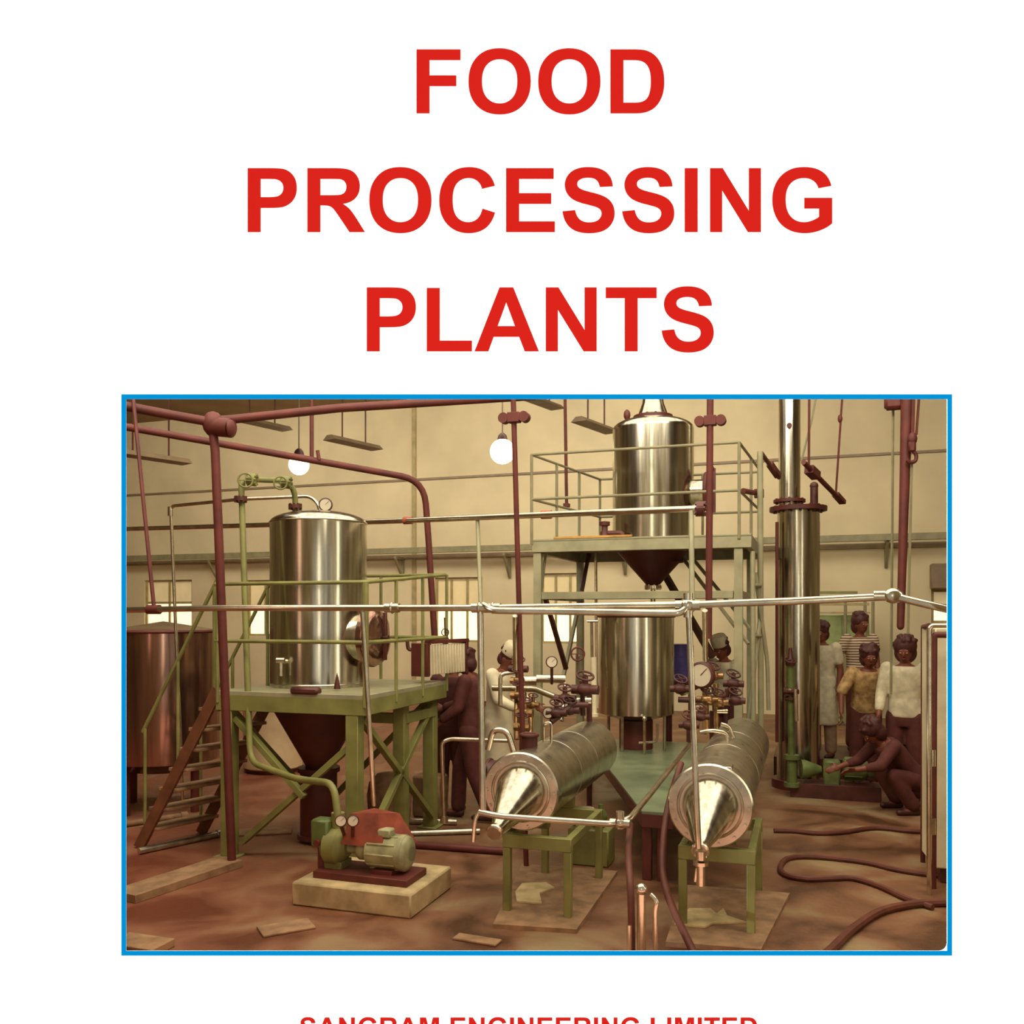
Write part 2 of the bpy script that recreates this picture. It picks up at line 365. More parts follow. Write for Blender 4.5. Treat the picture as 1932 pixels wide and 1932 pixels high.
# windows: (x0,x1,y0,y1)
WINS = [(272,362,1095,1184), (466,530,1095,1200), (820,910,1090,1212), (1020,1102,1082,1215), (1757,1830,1112,1176)]
def wuz(p): return (p-CW).dot(WU), p.z
uv = []
for (x0,x1,y0,y1) in WINS:
    ua, za = wuz(wp(x0,y0)); ub, zb = wuz(wp(x1,y1)); uv.append((ua, ub, zb, za))
m = MB(); u0, u1 = -13.5, 12.0
def wbox(mb, ua, ub, za, zb, off=0.0, th=0.25, mbev=0.0):
    c = CW+WU*(ua+ub)/2+WV*(th/2-off)+Z*(za+zb)/2; mb.box(c, ub-ua, th, zb-za, WAX, mbev)
prev = u0
for (ua, ub, za, zb) in uv:
    wbox(m, prev, ua, 0, CEIL); wbox(m, ua, ub, 0, za); wbox(m, ua, ub, zb, CEIL); prev = ub
wbox(m, prev, u1, 0, CEIL)
struct(m, 'wall_back', 'wall')
for i, (ua, ub, za, zb) in enumerate(uv):
    m = MB(); t = 0.05
    wbox(m, ua, ua+t, za, zb, -0.05, 0.12); wbox(m, ub-t, ub, za, zb, -0.05, 0.12)
    wbox(m, ua+t, ub-t, za, za+t, -0.05, 0.12); wbox(m, ua+t, ub-t, zb-t, zb, -0.05, 0.12)
    n = 3 if i in (2, 3) else 2
    for k in range(1, n): uu = ua+(ub-ua)*k/n; wbox(m, uu-0.025, uu+0.025, za+t, zb-t, -0.06, 0.08)
    zm = za+(zb-za)*0.52; wbox(m, ua+t, ub-t, zm-0.03, zm+0.03, -0.06, 0.08)
    w = build(m, 'window_%d' % (i+1), 'wframe', None, CW); w['kind'] = 'structure'
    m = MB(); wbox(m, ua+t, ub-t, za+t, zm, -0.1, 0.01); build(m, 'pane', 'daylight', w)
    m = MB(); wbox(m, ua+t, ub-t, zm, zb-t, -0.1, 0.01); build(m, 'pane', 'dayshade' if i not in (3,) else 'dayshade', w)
m = MB(); m.box((0.5, 13.95, CEIL+0.1), 30, 20.0, 0.2, AXES, 0); struct(m, 'ceiling', 'ceil')
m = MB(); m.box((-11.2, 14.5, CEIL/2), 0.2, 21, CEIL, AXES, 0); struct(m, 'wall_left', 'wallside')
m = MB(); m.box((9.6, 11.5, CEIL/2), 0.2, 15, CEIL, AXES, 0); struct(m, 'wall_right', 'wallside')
m = MB(); y0 = D+0.02; th = 0.05
rect(m, -11.2, a.x-0.06, 0, CEIL, y0, th); rect(m, b_.x+0.06, 9.6, 0, CEIL, y0, th)
rect(m, a.x-0.06, b_.x+0.06, a.z+0.06, CEIL, y0, th); rect(m, a.x-0.06, b_.x+0.06, 0, b_.z-0.06, y0, th)
struct(m, 'wall_front', 'wallside')
# wall trims: ledges along the back wall and a faint pilaster
def wline(name, x0, y0, x1, y1, h, off, matname):
    p, q = wp(x0, y0), wp(x1, y1); zz = (p.z+q.z)/2
    m = MB(); ua, ub = (p-CW).dot(WU), (q-CW).dot(WU)
    wbox(m, ua, ub, zz-h/2, zz+h/2, off, off); return struct(m, name, matname)
wline('trim_1', 180, 938, 1850, 847, 0.05, 0.04, M['fixture'])
wline('trim_2', 180, 1064, 1850, 1026, 0.10, 0.06, M['fixture'])
p = wp(782, 1000); m = MB(); uu = (p-CW).dot(WU); wbox(m, uu-0.05, uu+0.05, 0, CEIL, 0.04, 0.04); struct(m, 'trim_3', 'wframe')
# crane rail on brackets
rail = thing('wall_rail', 'long green-grey rail running along the back wall on triangular brackets', 'rail', wp(966,1036,0.5))
m = MB(); m.bar(wp(150, 1056, 0.45), wp(1880, 1008, 0.45), 0.12, 0.13); build(m, 'rail_beam', 'sagedk', rail)
for bx, by in ((392,1052),(745,1046),(950,1040),(1172,1032),(1675,1014)):
    m = MB(); p0 = wp(bx, by+6, 0.45); p1 = p0+Z*-0.5+WV*0.42; p2 = p0+WV*0.42
    m.bar(p0, p1, 0.05, 0.05); m.bar(p2+Z*0.06, p1, 0.06, 0.06); m.bar(p0, p2, 0.06, 0.06); build(m, 'bracket', 'sagedk', rail)

# hanging lamps
def fixture(x, y, d, ang, label):
    t = thing('hanging_lamp', label, 'ceiling lamp', P(x, y, d), 'unlit batten lamps hung from the ceiling')
    ax = Vector((math.cos(ang), math.sin(ang), 0)); sx = Vector((-ax.y, ax.x, 0)); c = P(x, y, d)
    m = MB(); r = []
    for s in (-0.52, 0.52):
        r.append([c+ax*s+sx*q+Z*h for q, h in ((-0.05,0.04),(0.05,0.04),(0.13,-0.03),(-0.13,-0.03))])
    m.loft(r); build(m, 'lamp_body', 'fixture', t)
    for s in (-0.25, 0.25):
        m = MB(); m.tube([c+ax*s+Z*0.05, c+ax*s+Z*(CEIL-c.z)], 0.012, seg=6); build(m, 'hanger_rod', 'dark', t)
    return t
fixture(668, 836, 13.5, 0.97, 'grey batten lamp on two rods above the bent red pipe')
fixture(1125, 803, 13.0, 0.97, 'grey batten lamp on two rods beside the upper tank dome')
fixture(495, 799, 14.0, 0.97, 'grey batten lamp just behind the crossing of red ceiling pipes')
fixture(1020, 757, 13.6, 0.97, 'grey batten lamp at top edge beside the clamped red pole')
fixture(285, 862, 11.5, 0.9, 'grey batten lamp near the left edge behind the thin red pole')
def globe(x, y, d, r, label):
    c = P(x, y, d); t = thing('globe_lamp', label, 'lamp', c, 'glowing globe lamps')
    m = MB(); m.ball(c, r, sub=3); build(m, 'globe', 'lampglow', t)
    m = MB(); m.lathe([(0.05,0),(0.09,0.02),(0.07,0.09),(0.03,0.13)], c+Z*(r-0.03)); build(m, 'cap', 'dark', t)
    m = MB(); m.tube([c+Z*(r+0.05), Vector((c.x,c.y,CEIL))], 0.012, seg=6); build(m, 'hanger_rod', 'fixture', t)
globe(564, 877, 15.0, 0.175, 'glowing round lamp behind the sloping red pipe above the left tank')
globe(948, 852, 15.0, 0.215, 'larger glowing round lamp beside the clamped red pole')
def dome(r, h0, n=8, k=0.26):       # dished end profile from radius r at height h0
    return [(r*math.cos(PI/2*i/n), h0+r*k*math.sin(PI/2*i/n)) for i in range(n+1)]
def flange(mb, c, axis, r, t=0.03, n=8, bolt=0.012):
    a = Vector(axis).normalized(); mb.cyl(c-a*t/2, c+a*t/2, r, 28)
    x, y, _ = frame_from(a)
    for k in range(n):
        o = (x*math.cos(2*PI*k/n)+y*math.sin(2*PI*k/n))*r*0.82
        mb.cyl(c+o-a*(t/2+bolt), c+o+a*(t/2+bolt), bolt, 6)
def handwheel(c, axis, R, parent, name='handwheel', matn='dark'):
    m = MB(); a = Vector(axis).normalized(); m.torus(c, a, R, R*0.14); x, y, _ = frame_from(a)
    for k in range(4):
        t = PI/2*k; m.bar(c, c+(x*math.cos(t)+y*math.sin(t))*R, R*0.14)
    m.cyl(c-a*R*0.9, c+a*R*0.2, R*0.16, 8); return build(m, name, matn, parent)
def gauge(c, axis, R, parent, rim='dark'):
    a = Vector(axis).normalized(); x, y, _ = frame_from(a)
    m = MB(); m.lathe([(R*0.9,-R*0.5),(R,-R*0.4),(R,0.0),(R*0.86,R*0.08),(R*0.84,0.0)], c, a, 24); g = build(m, 'pressure_gauge', rim, parent)
    m = MB(); m.cyl(c-a*R*0.02, c+a*R*0.03, R*0.83, 24); build(m, 'dial', 'dial', g)
    m = MB(); m.bar(c+a*R*0.05, c+a*R*0.05+(x*0.5+y*0.5)*R, R*0.07, R*0.04); build(m, 'needle', 'dark', g)
    return g

# ---------------- left platform --------------------------------------------
RF = XY(690, 7.0); PZ = 1.41; PW, PD = 1.42, 1.66
def pl(u, v, z=0.0): return RF - U*u + V*v + Z*z     # u measured to the left, v backwards
plat = thing('tank_platform', 'olive green steel platform with cross braced legs under the left steel tank', 'platform', pl(PW/2, PD/2))
m = MB(); m.box(pl(PW/2, PD/2, PZ-0.02), PW, PD, 0.04); build(m, 'deck', 'sage', plat)
m = MB()
for (u,v,w,h) in ((PW/2,0.03,PW,0.06),(PW/2,PD-0.03,PW,0.06)): m.box(pl(u,v,PZ-0.10), w, h, 0.13)
for u in (0.03, PW-0.03): m.box(pl(u,PD/2,PZ-0.10), 0.06, PD-0.12, 0.13)
build(m, 'edge_beam', 'green', plat)
for (u,v) in ((0.13,0.06),(PW-0.10,0.06),(0.13,PD-0.1),(PW-0.10,PD-0.1),(0.13,PD*0.55)):
    m = MB(); m.boxb(pl(u,v,0.015), 0.11, 0.11, PZ-0.18); m.boxb(pl(u,v,0), 0.2, 0.2, 0.015); build(m, 'leg', 'green', plat)
for (a_, b2) in (((PW-0.16,0.06,1.18),(PW*0.42,0.06,0.55)),((0.18,0.06,0.98),(PW-0.2,0.10,0.12)),
                 ((0.10,0.15,0.12),(0.10,PD-0.12,1.2)),((0.10,0.12,1.2),(0.10,PD-0.14,0.12)),((PW-0.1,0.14,1.2),(PW-0.1,PD-0.14,0.12)),
                 ((0.18,PD-0.1,1.2),(PW-0.16,PD-0.1,0.15))):
    m = MB(); m.bar(pl(*a_), pl(*b2), 0.06, 0.05); build(m, 'brace', 'green', plat)
m = MB(); m.bar(pl(0.1,PD*0.55,1.12), pl(0.1,PD-0.1,1.12), 0.07, 0.09); m.bar(pl(0.18,PD*0.55,1.12), pl(PW-0.1,PD*0.55,1.12),0.07,0.09); build(m, 'cross_beam', 'green', plat)
# railing of the platform
rail1 = thing('platform_railing', 'thin green pipe railing around the left tank platform', 'railing', pl(PW/2, 0, PZ))
TR, MR = 0.90, 0.42
c_ = [pl(PW,-0.0,PZ), pl(0.0,0.0,PZ), pl(0.0,PD,PZ), pl(PW,PD,PZ)]
for zz, nm, up_ in ((TR,'top_rail',0.13),(MR,'mid_rail',0.0)):
    m = MB(); m.tube([q+Z*(zz+(up_ if i > 1 else 0)) for i, q in enumerate(c_)], 0.016, 0.05, 8); build(m, nm, 'green', rail1)
posts = [pl(PW-0.02,0,PZ), pl(0.0,0.0,PZ), pl(0,PD*0.33,PZ), pl(0,PD*0.66,PZ), pl(0,PD,PZ), pl(PW*0.5,PD,PZ), pl(PW,PD,PZ)]
for q in posts:
    m = MB(); m.tube([q-Z*0.1, q+Z*(TR+0.13*max(0,min(1,(q-RF).dot(V)/PD)))], 0.015 if q is not posts[1] else 0.024, seg=8); build(m, 'post', 'green', rail1)
M['stairp'] = mat('brown_stair_paint', rgb(128,80,50), 0.6)
# stair down from the platform to the left
st = thing('stair', 'steep brown steel stair with sloping handrails left of the tank platform', 'stair', XY(330, 7.2))
sa, sb = P(412, 1300, 7.5), G(262, 1600); sdir = (sb-sa); side = Vector((0.36, 0.52, 0))
for k in (0, 1):
    o = side*k
    m = MB(); m.bar(sa+o, sb+o, 0.035, 0.10); build(m, 'stringer', 'stairp', st)
for k in range(1, 8):
    c = sa+sdir*(k/8)+side*0.5; m = MB(); f = Vector((sdir.x, sdir.y, 0)).normalized(); sdn = side.normalized()
    m.box(c, side.length, 0.2, 0.03, (sdn, f, Z)); build(m, 'tread', 'kerb', st)
for k in (0, 1):
    o = side*k*0.9
    m = MB(); m.tube([sa+o+Z*0.95+Vector((0.25,0,0))*0, sb+o+Z*0.95-sdir*0.05], 0.017, seg=8); build(m, 'handrail', 'green', st)
    for t in (0.05, 0.5, 0.92):
        m = MB(); q = sa+sdir*t+o; m.tube([q, q+Z*0.96], 0.015, seg=8); build(m, 'handrail_post', 'green', st)
# tank on the platform
tc = Vector((-1.755, 8.0, PZ)); TRD = 0.432; TH1 = 1.47
tank = thing('steel_tank', 'tall polished steel tank with a dial on top standing on green platform', 'tank', tc)
m = MB(); m.lathe([(TRD,0.0)]+[(TRD,h) for h in (0.02,TH1*0.5,TH1-0.02)]+dome(TRD, TH1), tc, seg=64); build(m, 'shell', 'steel', tank, smooth=30)
for h in (0.03, TH1):
    m = MB(); m.torus(tc+Z*h, Z, TRD, 0.007, 64, 6); build(m, 'weld_band', 'steel2', tank)
m = MB(); m.lathe([(0.40,0.0),(0.40,-0.12),(0.12,-0.62),(0.12,-0.66)], tc-Z*0.1, seg=48); build(m, 'bottom_cone', 'hopper', tank)
m = MB(); m.lathe([(0.19,0),(0.19,0.04),(0.165,0.04),(0.165,0.6),(0.19,0.6),(0.19,0.64)], tc-Z*1.38, seg=32); build(m, 'sump_pot', 'hopper', tank)
# round manway on the right of the tank
ma = U*1.0; mc = tc+ma*(TRD+0.07); mc.z = 1.85
m = MB(); m.cyl(mc-ma*0.26, mc+ma*0.02, 0.21, 36); mw = build(m, 'manway', 'steel', tank)
m = MB(); flange(m, mc+ma*0.03, ma, 0.265, 0.04, 10, 0.016); build(m, 'manway_flange', 'dsteel', mw)
m = MB(); m.lathe([(0.255,0.0)]+dome(0.255, 0.02, 6, 0.35), mc+ma*0.05, ma, 36); build(m, 'manway_door', 'dsteel', mw)
m = MB(); m.bar(mc+ma*0.165-Z*0.2, mc+ma*0.165+Z*0.22, 0.03, 0.03); m.tube([mc+ma*0.13, mc+ma*0.2],0.02,seg=8); build(m, 'manway_clamp', 'dark', mw)
gt = P(614, 965, 7.95); m = MB(); m.tube([gt-Z*0.1, gt+Z*0.03], 0.014, seg=8); build(m, 'gauge_stem', 'dark', tank)
gauge(P(614, 952, 7.9), (0.05,-1,0.02), 0.062, tank)
m = MB(); q = P(535, 1248, 7.66); m.tube([q, q+Vector((0,-0.10,0.0)), q+Vector((0,-0.10,-0.12))], 0.02, 0.03, 10); m.cyl(q+Vector((-0.035,-0.10,0.015)), q+Vector((0.035,-0.10,0.015)), 0.025, 12); build(m, 'sample_valve', 'steel2', tank)
m = MB(); q = P(574, 1310, 7.25); single(m.box(P(577,1303,7.2), 0.26, 0.09, 0.06, bev=0.02), 'foot_pad', 'dark', 'small dark oblong block lying at the front edge of the left tank deck', 'block', P(577,1303,7.2))
for (x,y) in ((636,1285),):
    m = MB(); m.lathe([(0.03,0),(0.012,0.10),(0.0,0.14)], P(x,1300,7.45), seg=10); build(m,'tank_foot','hopper',tank)
# green bent pipe over the tank down to the pump
gp = thing('green_pipe_run', 'green pipe bending over the left tank and dropping to the front pump', 'pipe', P(470,1440,7.6))
m = MB(); m.tube([P(558,990,7.95), P(556,908,7.95), P(475,904,7.75), P(455,910,7.7), P(472,1438,7.3), P(560,1470,6.7), P(630,1478,6.3), P(638,1545,6.25)], 0.026, 0.16, 12); build(m, 'pipe_run', 'green', gp)
for (x,y,d,w) in ((476,905,7.7,0.06),(541,910,7.85,0.055)):
    m = MB(); flange(m, P(x,y,d), (1,0,-0.1), 0.055, 0.06); vb = build(m, 'valve_body', 'green', gp)
    handwheel(P(x,y,d)-V*0.10-Z*0.02, (0.3,-1,0), w, vb, matn='green')
m = MB(); flange(m, P(557,956,7.95), Z, 0.06, 0.03); build(m, 'pipe_flange', 'dark', gp)
m = MB(); flange(m, P(454,942,7.65), Z, 0.055, 0.03); build(m, 'pipe_flange', 'dark', gp)
# thin steel pipe left of the tank
m = MB(); m.tube([P(345,1512,8.6), P(322,955,8.6), P(452,942,8.2), P(585,936,8.1), P(602,952,8.05), P(604,985,8.05)], 0.016, 0.06, 10)
m.cyl(P(322,962,8.6)-Z*0.06, P(322,962,8.6)+Z*0.03, 0.028, 10)
single(m, 'thin_steel_pipe', 'pipe', 'thin steel pipe rising at the left and crossing to the tank top', 'pipe', P(345,1512,8.6))
# white box heat exchanger on the platform corner
hx = thing('plate_exchanger', 'white ribbed box with red-brown end plate on the green platform corner', 'heat exchanger', P(830,1280,8.45))
e0 = P(808,1278,8.2); e1 = P(880,1270,8.72); dv = (e1-e0); dv.z = 0; dn = dv.normalized(); sd = Vector((-dn.y, dn.x, 0)); L_ = 0.9
m = MB()
for k in range(13): m.box(e0+dn*(0.05+k*0.044)+sd*0.09+Z*0.16, 0.18, 0.032, 0.28, (sd, dn, Z))
m.box(e0+dn*0.31+sd*0.09+Z*0.16, 0.155, 0.58, 0.26, (sd, dn, Z)); build(m, 'plate_pack', 'white', hx)
m = MB(); m.box(e0+sd*0.09+Z*0.16, 0.19, 0.05, 0.31, (sd, dn, Z)); build(m, 'end_plate', 'redpaint', hx)
m = MB(); m.bar(e0+sd*0.02+Z*0.33, e0+dn*0.66+sd*0.02+Z*0.33, 0.05, 0.035); build(m, 'top_bar', 'redpaint', hx)
m = MB(); m.box(e0+dn*0.63+sd*0.09+Z*0.16, 0.19, 0.04, 0.31, (sd, dn, Z)); build(m, 'end_plate', 'redpaint', hx)
handwheel(P(805,1222,8.3), (0.4,-1,0.2), 0.05, hx); 
m = MB(); m.tube([P(800,1225,8.3), P(770,1226,8.3), P(768,1205,8.3)], 0.018, 0.03, 8); build(m, 'inlet_pipe', 'dark', hx)
m = MB(); m.tube([P(840,1165,8.6), P(842,1230,8.6)], 0.014, seg=8); build(m, 'inlet_pipe', 'dark', hx)
for y in (1193, 1208):
    handwheel(P(840,y,8.55), (0.2,-1,0.0), 0.035, hx)

# ---------------- far left vessel and drum ---------------------------------
vc = XY(308, 9.4); VR = 0.59
ves = thing('dark_vessel', 'large dull red-brown vessel on legs at the left edge behind the stair', 'vessel', vc)
zt, zb = EYE-32/FPX*8.7, EYE-275/FPX*9.2
m = MB(); m.lathe([(VR*0.55, zb-0.12),(VR, zb),(VR, (zb+zt)/2),(VR, zt-0.01),(VR+0.02, zt),(VR-0.05, zt+0.01),(0.0, zt+0.1)], vc, seg=56); build(m, 'shell', 'dsteel', ves, smooth=30)
for k in range(4):
    t = PI/4+PI/2*k+0.3; q = vc+Vector((math.cos(t),math.sin(t),0))*VR*0.8
    m = MB(); m.tube([q, q+Z*(zb+0.02)], 0.045, seg=10); build(m, 'leg', 'redpaint', ves)
m = MB(); m.torus(vc+Z*(zt-0.005), Z, VR+0.01, 0.02, 56, 6); build(m, 'rim', 'redpaint', ves)
dc = XY(515, 11.6); dr = thing('steel_drum', 'bright round steel drum standing behind the left platform legs', 'drum', dc)
m = MB(); m.lathe([(0.36,0.05),(0.38,0.07),(0.38,0.35),(0.38,0.80),(0.39,0.82),(0.36,0.83),(0.0,0.85)], dc, seg=48); build(m, 'shell', 'alu', dr)
m = MB(); m.lathe([(0.34,0.0),(0.37,0.05)], dc, seg=32); build(m, 'foot_ring', 'dark', dr)

# ---------------- red pipes and poles --------------------------------------
rp = thing('red_pole', 'thick dark red pole with elbow in front of the left tank platform', 'pole', G(436,1640))
m = MB(); m.tube([G(438,1636), P(406,850,7.0), P(399,790,7.0)], 0.035, 0, 14); build(m, 'pole', 'redpaint', rp)
m = MB(); m.ball(P(402,800,7.0), 0.085, (1.0,1,1.2)); m.cyl(P(405,805,7.0), P(436,808,6.95), 0.075, 20); m.lathe([(0.075,0)]+dome(0.075,0,5,0.6), P(433,808,6.95), (1,0,0), 20); build(m, 'elbow', 'redpaint', rp)
m = MB(); q0 = P(402,800,7.0)
m.tube([P(190,757,6.6), P(300,779,6.8), P(402,797,7.0)], 0.037, 0.3, 12); m.tube([P(402,795,7.05), P(640,770,7.25), P(945,751,7.45), P(1010,747,7.5)], 0.036, 0, 12)
single(m, 'overhead_red_pipe', 'redpaint', 'overhead dark red pipe meeting a pole near the upper left corner', 'pipe', q0)
m = MB(); m.tube([P(190,797,7.6), P(410,836,8.0), P(800,906,8.8), P(808,1010,8.85), P(822,1235,8.85)], 0.032, 0.24, 14)
single(m, 'bent_red_pipe', 'redpaint', 'dark red pipe sloping right then bending down behind the white ribbed box', 'pipe', P(820,1235,8.85))
m = MB(); m.tube([P(588,755,8.4), P(588,868,8.4)], 0.02, seg=8); m.tube([P(599,850,8.35), P(602,868,8.35)],0.018,seg=8)
single(m, 'pipe_hanger', 'redpaint', 'thin red hanger rod holding the sloping red pipe', 'hanger', P(588,868,8.4))
m = MB(); m.tube([P(291,1150,DU(291,5.43)), P(250,740,6.7)], 0.015, seg=8); m.cyl(P(288,1150,6.3)-U*0.04, P(288,1150,6.3)+U*0.06, 0.035, 10)
single(m, 'thin_red_hanger', 'redpaint', 'slanting thin red rod near the left edge', 'rod', P(291,1150,6.3))
def clamp_pole(pts, r, cl, label):
    t = thing('clamped_red_pole', label, 'pole', pts[0]); m = MB(); m.tube(pts, r, seg=14); build(m, 'pole', 'redpaint', t)
    m = MB(); m.box(cl, 0.10, 0.07, 0.08)
    for s in (-1,1): m.cyl(cl+U*0.085*s-V*0.03, cl+U*0.085*s+V*0.04, 0.042, 16); m.bar(cl, cl+U*0.085*s, 0.05, 0.05)
    build(m, 'pipe_clamp', 'redpaint', t); return t
clamp_pole([G(993,1640), P(968,735,7.0)], 0.021, P(970,788,7.0), 'dark red pole with clamp rising right of the larger globe lamp')
clamp_pole([P(1337,1205,7.2), P(1340,735,7.2)], 0.028, P(1340,794,7.2), 'dark red pole with clamp in front of the upper platform')
m = MB(); m.tube([P(1066,740,12.0), P(1069,952,12.0)], 0.022, seg=8); m.box(P(1069,952,12.0)-Z*0.01, 0.08, 0.08, 0.05)
single(m, 'hanging_rod', 'redpaint', 'thin dark rod hanging behind the upper platform railing', 'rod', P(1069,952,12))

# ---------------- front steel pipe frame ------------------------------------
pf = thing('steel_pipe_frame', 'bright steel pipe frame crossing the front with vertical drop pipes', 'pipe frame', G(905,1590))
d0 = 5.43
m = MB(); m.tube([Pu(150,1153,d0), Pu(420,1147,d0), Pu(905,1147,d0), Pu(1300,1141,d0), Pu(1500,1134,d0), Pu(1686,1125,d0), P(1760,1143,4.62), P(1890,1172,4.6)], 0.021, 0.05, 12); build(m, 'main_pipe', 'pipe', pf)
m = MB(); m.tube([Pu(912,1141,d0-0.0), Pu(930,1152,d0-0.05), Pu(1285,1157,d0-0.05), Pu(1298,1142,d0)], 0.021, 0.04, 12); build(m, 'branch_pipe', 'pipe', pf)
for (x,y) in ((1298,1142),):
    m = MB(); c = Pu(x,y,d0); m.ball(c, 0.04, (1.15,1,1), sub=3); m.torus(c, V, 0.036, 0.013); m.cyl(c-U*0.07,c+U*0.07,0.03,14); m.cyl(c-Z*0.07,c+Z*0.07,0.028,14); build(m, 'cross_fitting', 'pipe', pf)
for (x,y) in ((905,1147),(740,1147),(930,1147)):
    m = MB(); c = Pu(x,y,d0); m.cyl(c-U*0.05,c+U*0.05,0.03,16); m.torus(c,U,0.03,0.008,20,6); build(m, 'union', 'pipe', pf)
m = MB(); c = Pu(1686,1124,d0); m.cyl(c-U*0.10,c+U*0.02,0.028,14); m.ball(c,0.042,(1.3,1,1),sub=3); build(m, 'elbow_fitting', 'pipe', pf)
m = MB(); m.tube([Pu(684,1155,d0), P(706,1520,5.9)], 0.016, seg=10); build(m, 'drop_pipe', 'pipe', pf)
m = MB(); m.tube([Pu(906,1150,d0), P(911,1535,5.5)], 0.020, seg=12); build(m, 'drop_pipe', 'pipe', pf)
m = MB(); m.tube([Pu(1299,1150,d0), P(1318,1600,5.12)], 0.018, seg=12); build(m, 'drop_pipe', 'pipe', pf)
m = MB(); m.tube([P(905,1532,5.5), P(940,1540,5.45), P(1158,1555,5.25), P(1188,1545,5.3), P(1225,1500,5.9), P(1300,1405,7.2)], 0.020, 0.08, 12); build(m, 'lower_pipe', 'pipe', pf)
m = MB(); m.tube([P(905,1530,5.5), P(896,1545,5.5), P(893,1588,5.5)], 0.014, 0.03, 10)
build(m, 'outlet_leg', 'pipe', pf)
for (x,y) in ((908,1530),(1170,1553)):
    m = MB(); c = P(x,y,5.45 if x<1000 else 5.26); m.ball(c,0.036,sub=3); m.cyl(c-U*0.06,c+U*0.06,0.026,14); m.cyl(c-Z*0.03,c+Z*0.07,0.026,14)
build(m, 'tee_fitting', 'pipe', pf)
# upper long pipe
lp = thing('upper_steel_pipe', 'long steel pipe passing behind the left tank to the upper platform', 'pipe', P(1303,1140,6.45))
m = MB(); m.tube([P(150,1001,11.3), P(240,998,11.0), P(720,984,8.6), P(1100,968,7.2), P(1318,960,6.5)], 0.026, 0, 12); build(m, 'pipe_run', 'pipe', lp)
m = MB(); m.tube([P(1304,965,6.5), P(1306,1143,6.2)], 0.020, seg=10); build(m, 'drop_pipe', 'sage', lp)
m = MB(); m.tube([P(901,980,7.9), P(907,1145,7.6)], 0.018, seg=10); build(m, 'support_pipe', 'sage', lp)
m = MB(); flange(m, P(1322,960,6.5), U, 0.055, 0.05); build(m, 'end_flange', 'hopper', lp)
for (x,y,d) in ((770,982,8.4),(1031,971,7.45)):
    m = MB(); c = P(x,y,d); m.cyl(c-U*0.045, c+U*0.045, 0.036, 14); build(m, 'red_coupling', mat('faded_red_tape', rgb(190,96,60), 0.6), lp, label='faded red coupling')

# ---------------- upper platform (mezzanine) --------------------------------
KM = 1.13
M0 = XY(1003, 8.5*KM); MW, MD, MZ = 2.05*KM, 1.75*KM, EYE+0.725*KM
def mz(u, v, z=0.0): return M0+U*u+V*v+Z*z
mez = thing('upper_platform', 'pale sage steel platform on tall legs carrying the upper tank', 'platform', mz(MW/2, MD/2))
m = MB(); m.box(mz(MW/2,MD/2,MZ-0.015), MW, MD, 0.03); build(m, 'deck', 'sage', mez)
m = MB(); m.box(mz(MW/2,0.03,MZ-0.075), MW, 0.06, 0.13); m.box(mz(MW/2,MD-0.03,MZ-0.075), MW, 0.06, 0.13)
for u in (0.03, MW-0.03): m.box(mz(u,MD/2,MZ-0.075), 0.06, MD-0.12, 0.13)
build(m, 'edge_beam', 'sage', mez)
m = MB(); m.bar(mz(0.25,0.02,MZ+0.012), mz(1.1,0.02,MZ+0.012), 0.05, 0.025); build(m, 'toe_board', mat('bare_orange_timber', rgb(206,158,84), 0.7), mez, label='orange timber edge board')
for (u,v) in ((0.055,0.06),(MW-0.13,0.06),(0.07,MD-0.08),(MW-0.12,MD-0.08)):
    m = MB(); m.boxb(mz(u,v,0.0), 0.085, 0.085, MZ-0.14); build(m, 'leg', 'sage', mez)
BZ = EYE+36/FPX*8.5*KM
m = MB(); m.box(mz(MW/2-0.04,0.06,BZ), MW-0.28, 0.06, 0.08); m.box(mz(MW/2,MD-0.08,BZ+0.03), MW-0.28, 0.06, 0.08); m.box(mz(0.07,MD/2,BZ), 0.06, MD-0.25, 0.08); m.box(mz(MW-0.125,MD/2,BZ), 0.06, MD-0.25, 0.08); build(m, 'lower_beam', 'sage', mez)
for (p0,p1,w,mt) in ((P(1028,1125,8.7),P(1068,1262,9.2),0.055,'dark'),(P(1092,1140,9.9),P(1060,1290,9.6),0.05,'sage'),(P(1282,1045,9.0),P(1412,1215,8.2),0.04,'sage'),
                   (P(1296,1040,9.3),P(1426,1200,8.6),0.04,'sage'),(P(1255,1085,9.6),P(1345,1240,9.2),0.09,'dark'),(P(1030,1040,8.6),P(1022,1110,8.6),0.03,'sagedk'),(P(1112,1040,10.0),P(1098,1115,10.0),0.05,'dark')):
    E_ = Vector((0,0,EYE)); m = MB(); m.bar(E_+(p0-E_)*KM, E_+(p1-E_)*KM, w*0.9, w*0.75); build(m, 'brace', mt, mez)
mr = thing('upper_railing', 'pale pipe railing around the upper platform', 'railing', mz(MW/2,0,MZ))
RT, RM = EYE+302/FPX*8.5*KM-MZ, EYE+218/FPX*8.5*KM-MZ
bl = XY(1132, 10.05*KM); br = mz(MW, MD)
for hh, nm in ((RT,'top_rail'),(RM,'mid_rail')):
    m = MB(); q = [mz(0,0), mz(MW-0.12,0), br, bl, mz(0,0)]
    m.tube([Vector((k.x,k.y,MZ+hh)) for k in q], 0.015, 0.03, 8); build(m, nm, 'sagedk', mr)
def lerp(a, b, t): return a+(b-a)*t
pp = [mz(0,0), mz(MW-0.12,0), br, bl, lerp(mz(0,0),bl,0.33), lerp(mz(0,0),bl,0.66), lerp(mz(MW-0.12,0),br,0.5), lerp(br,bl,0.35), lerp(br,bl,0.75), mz(0.62,0.0)]
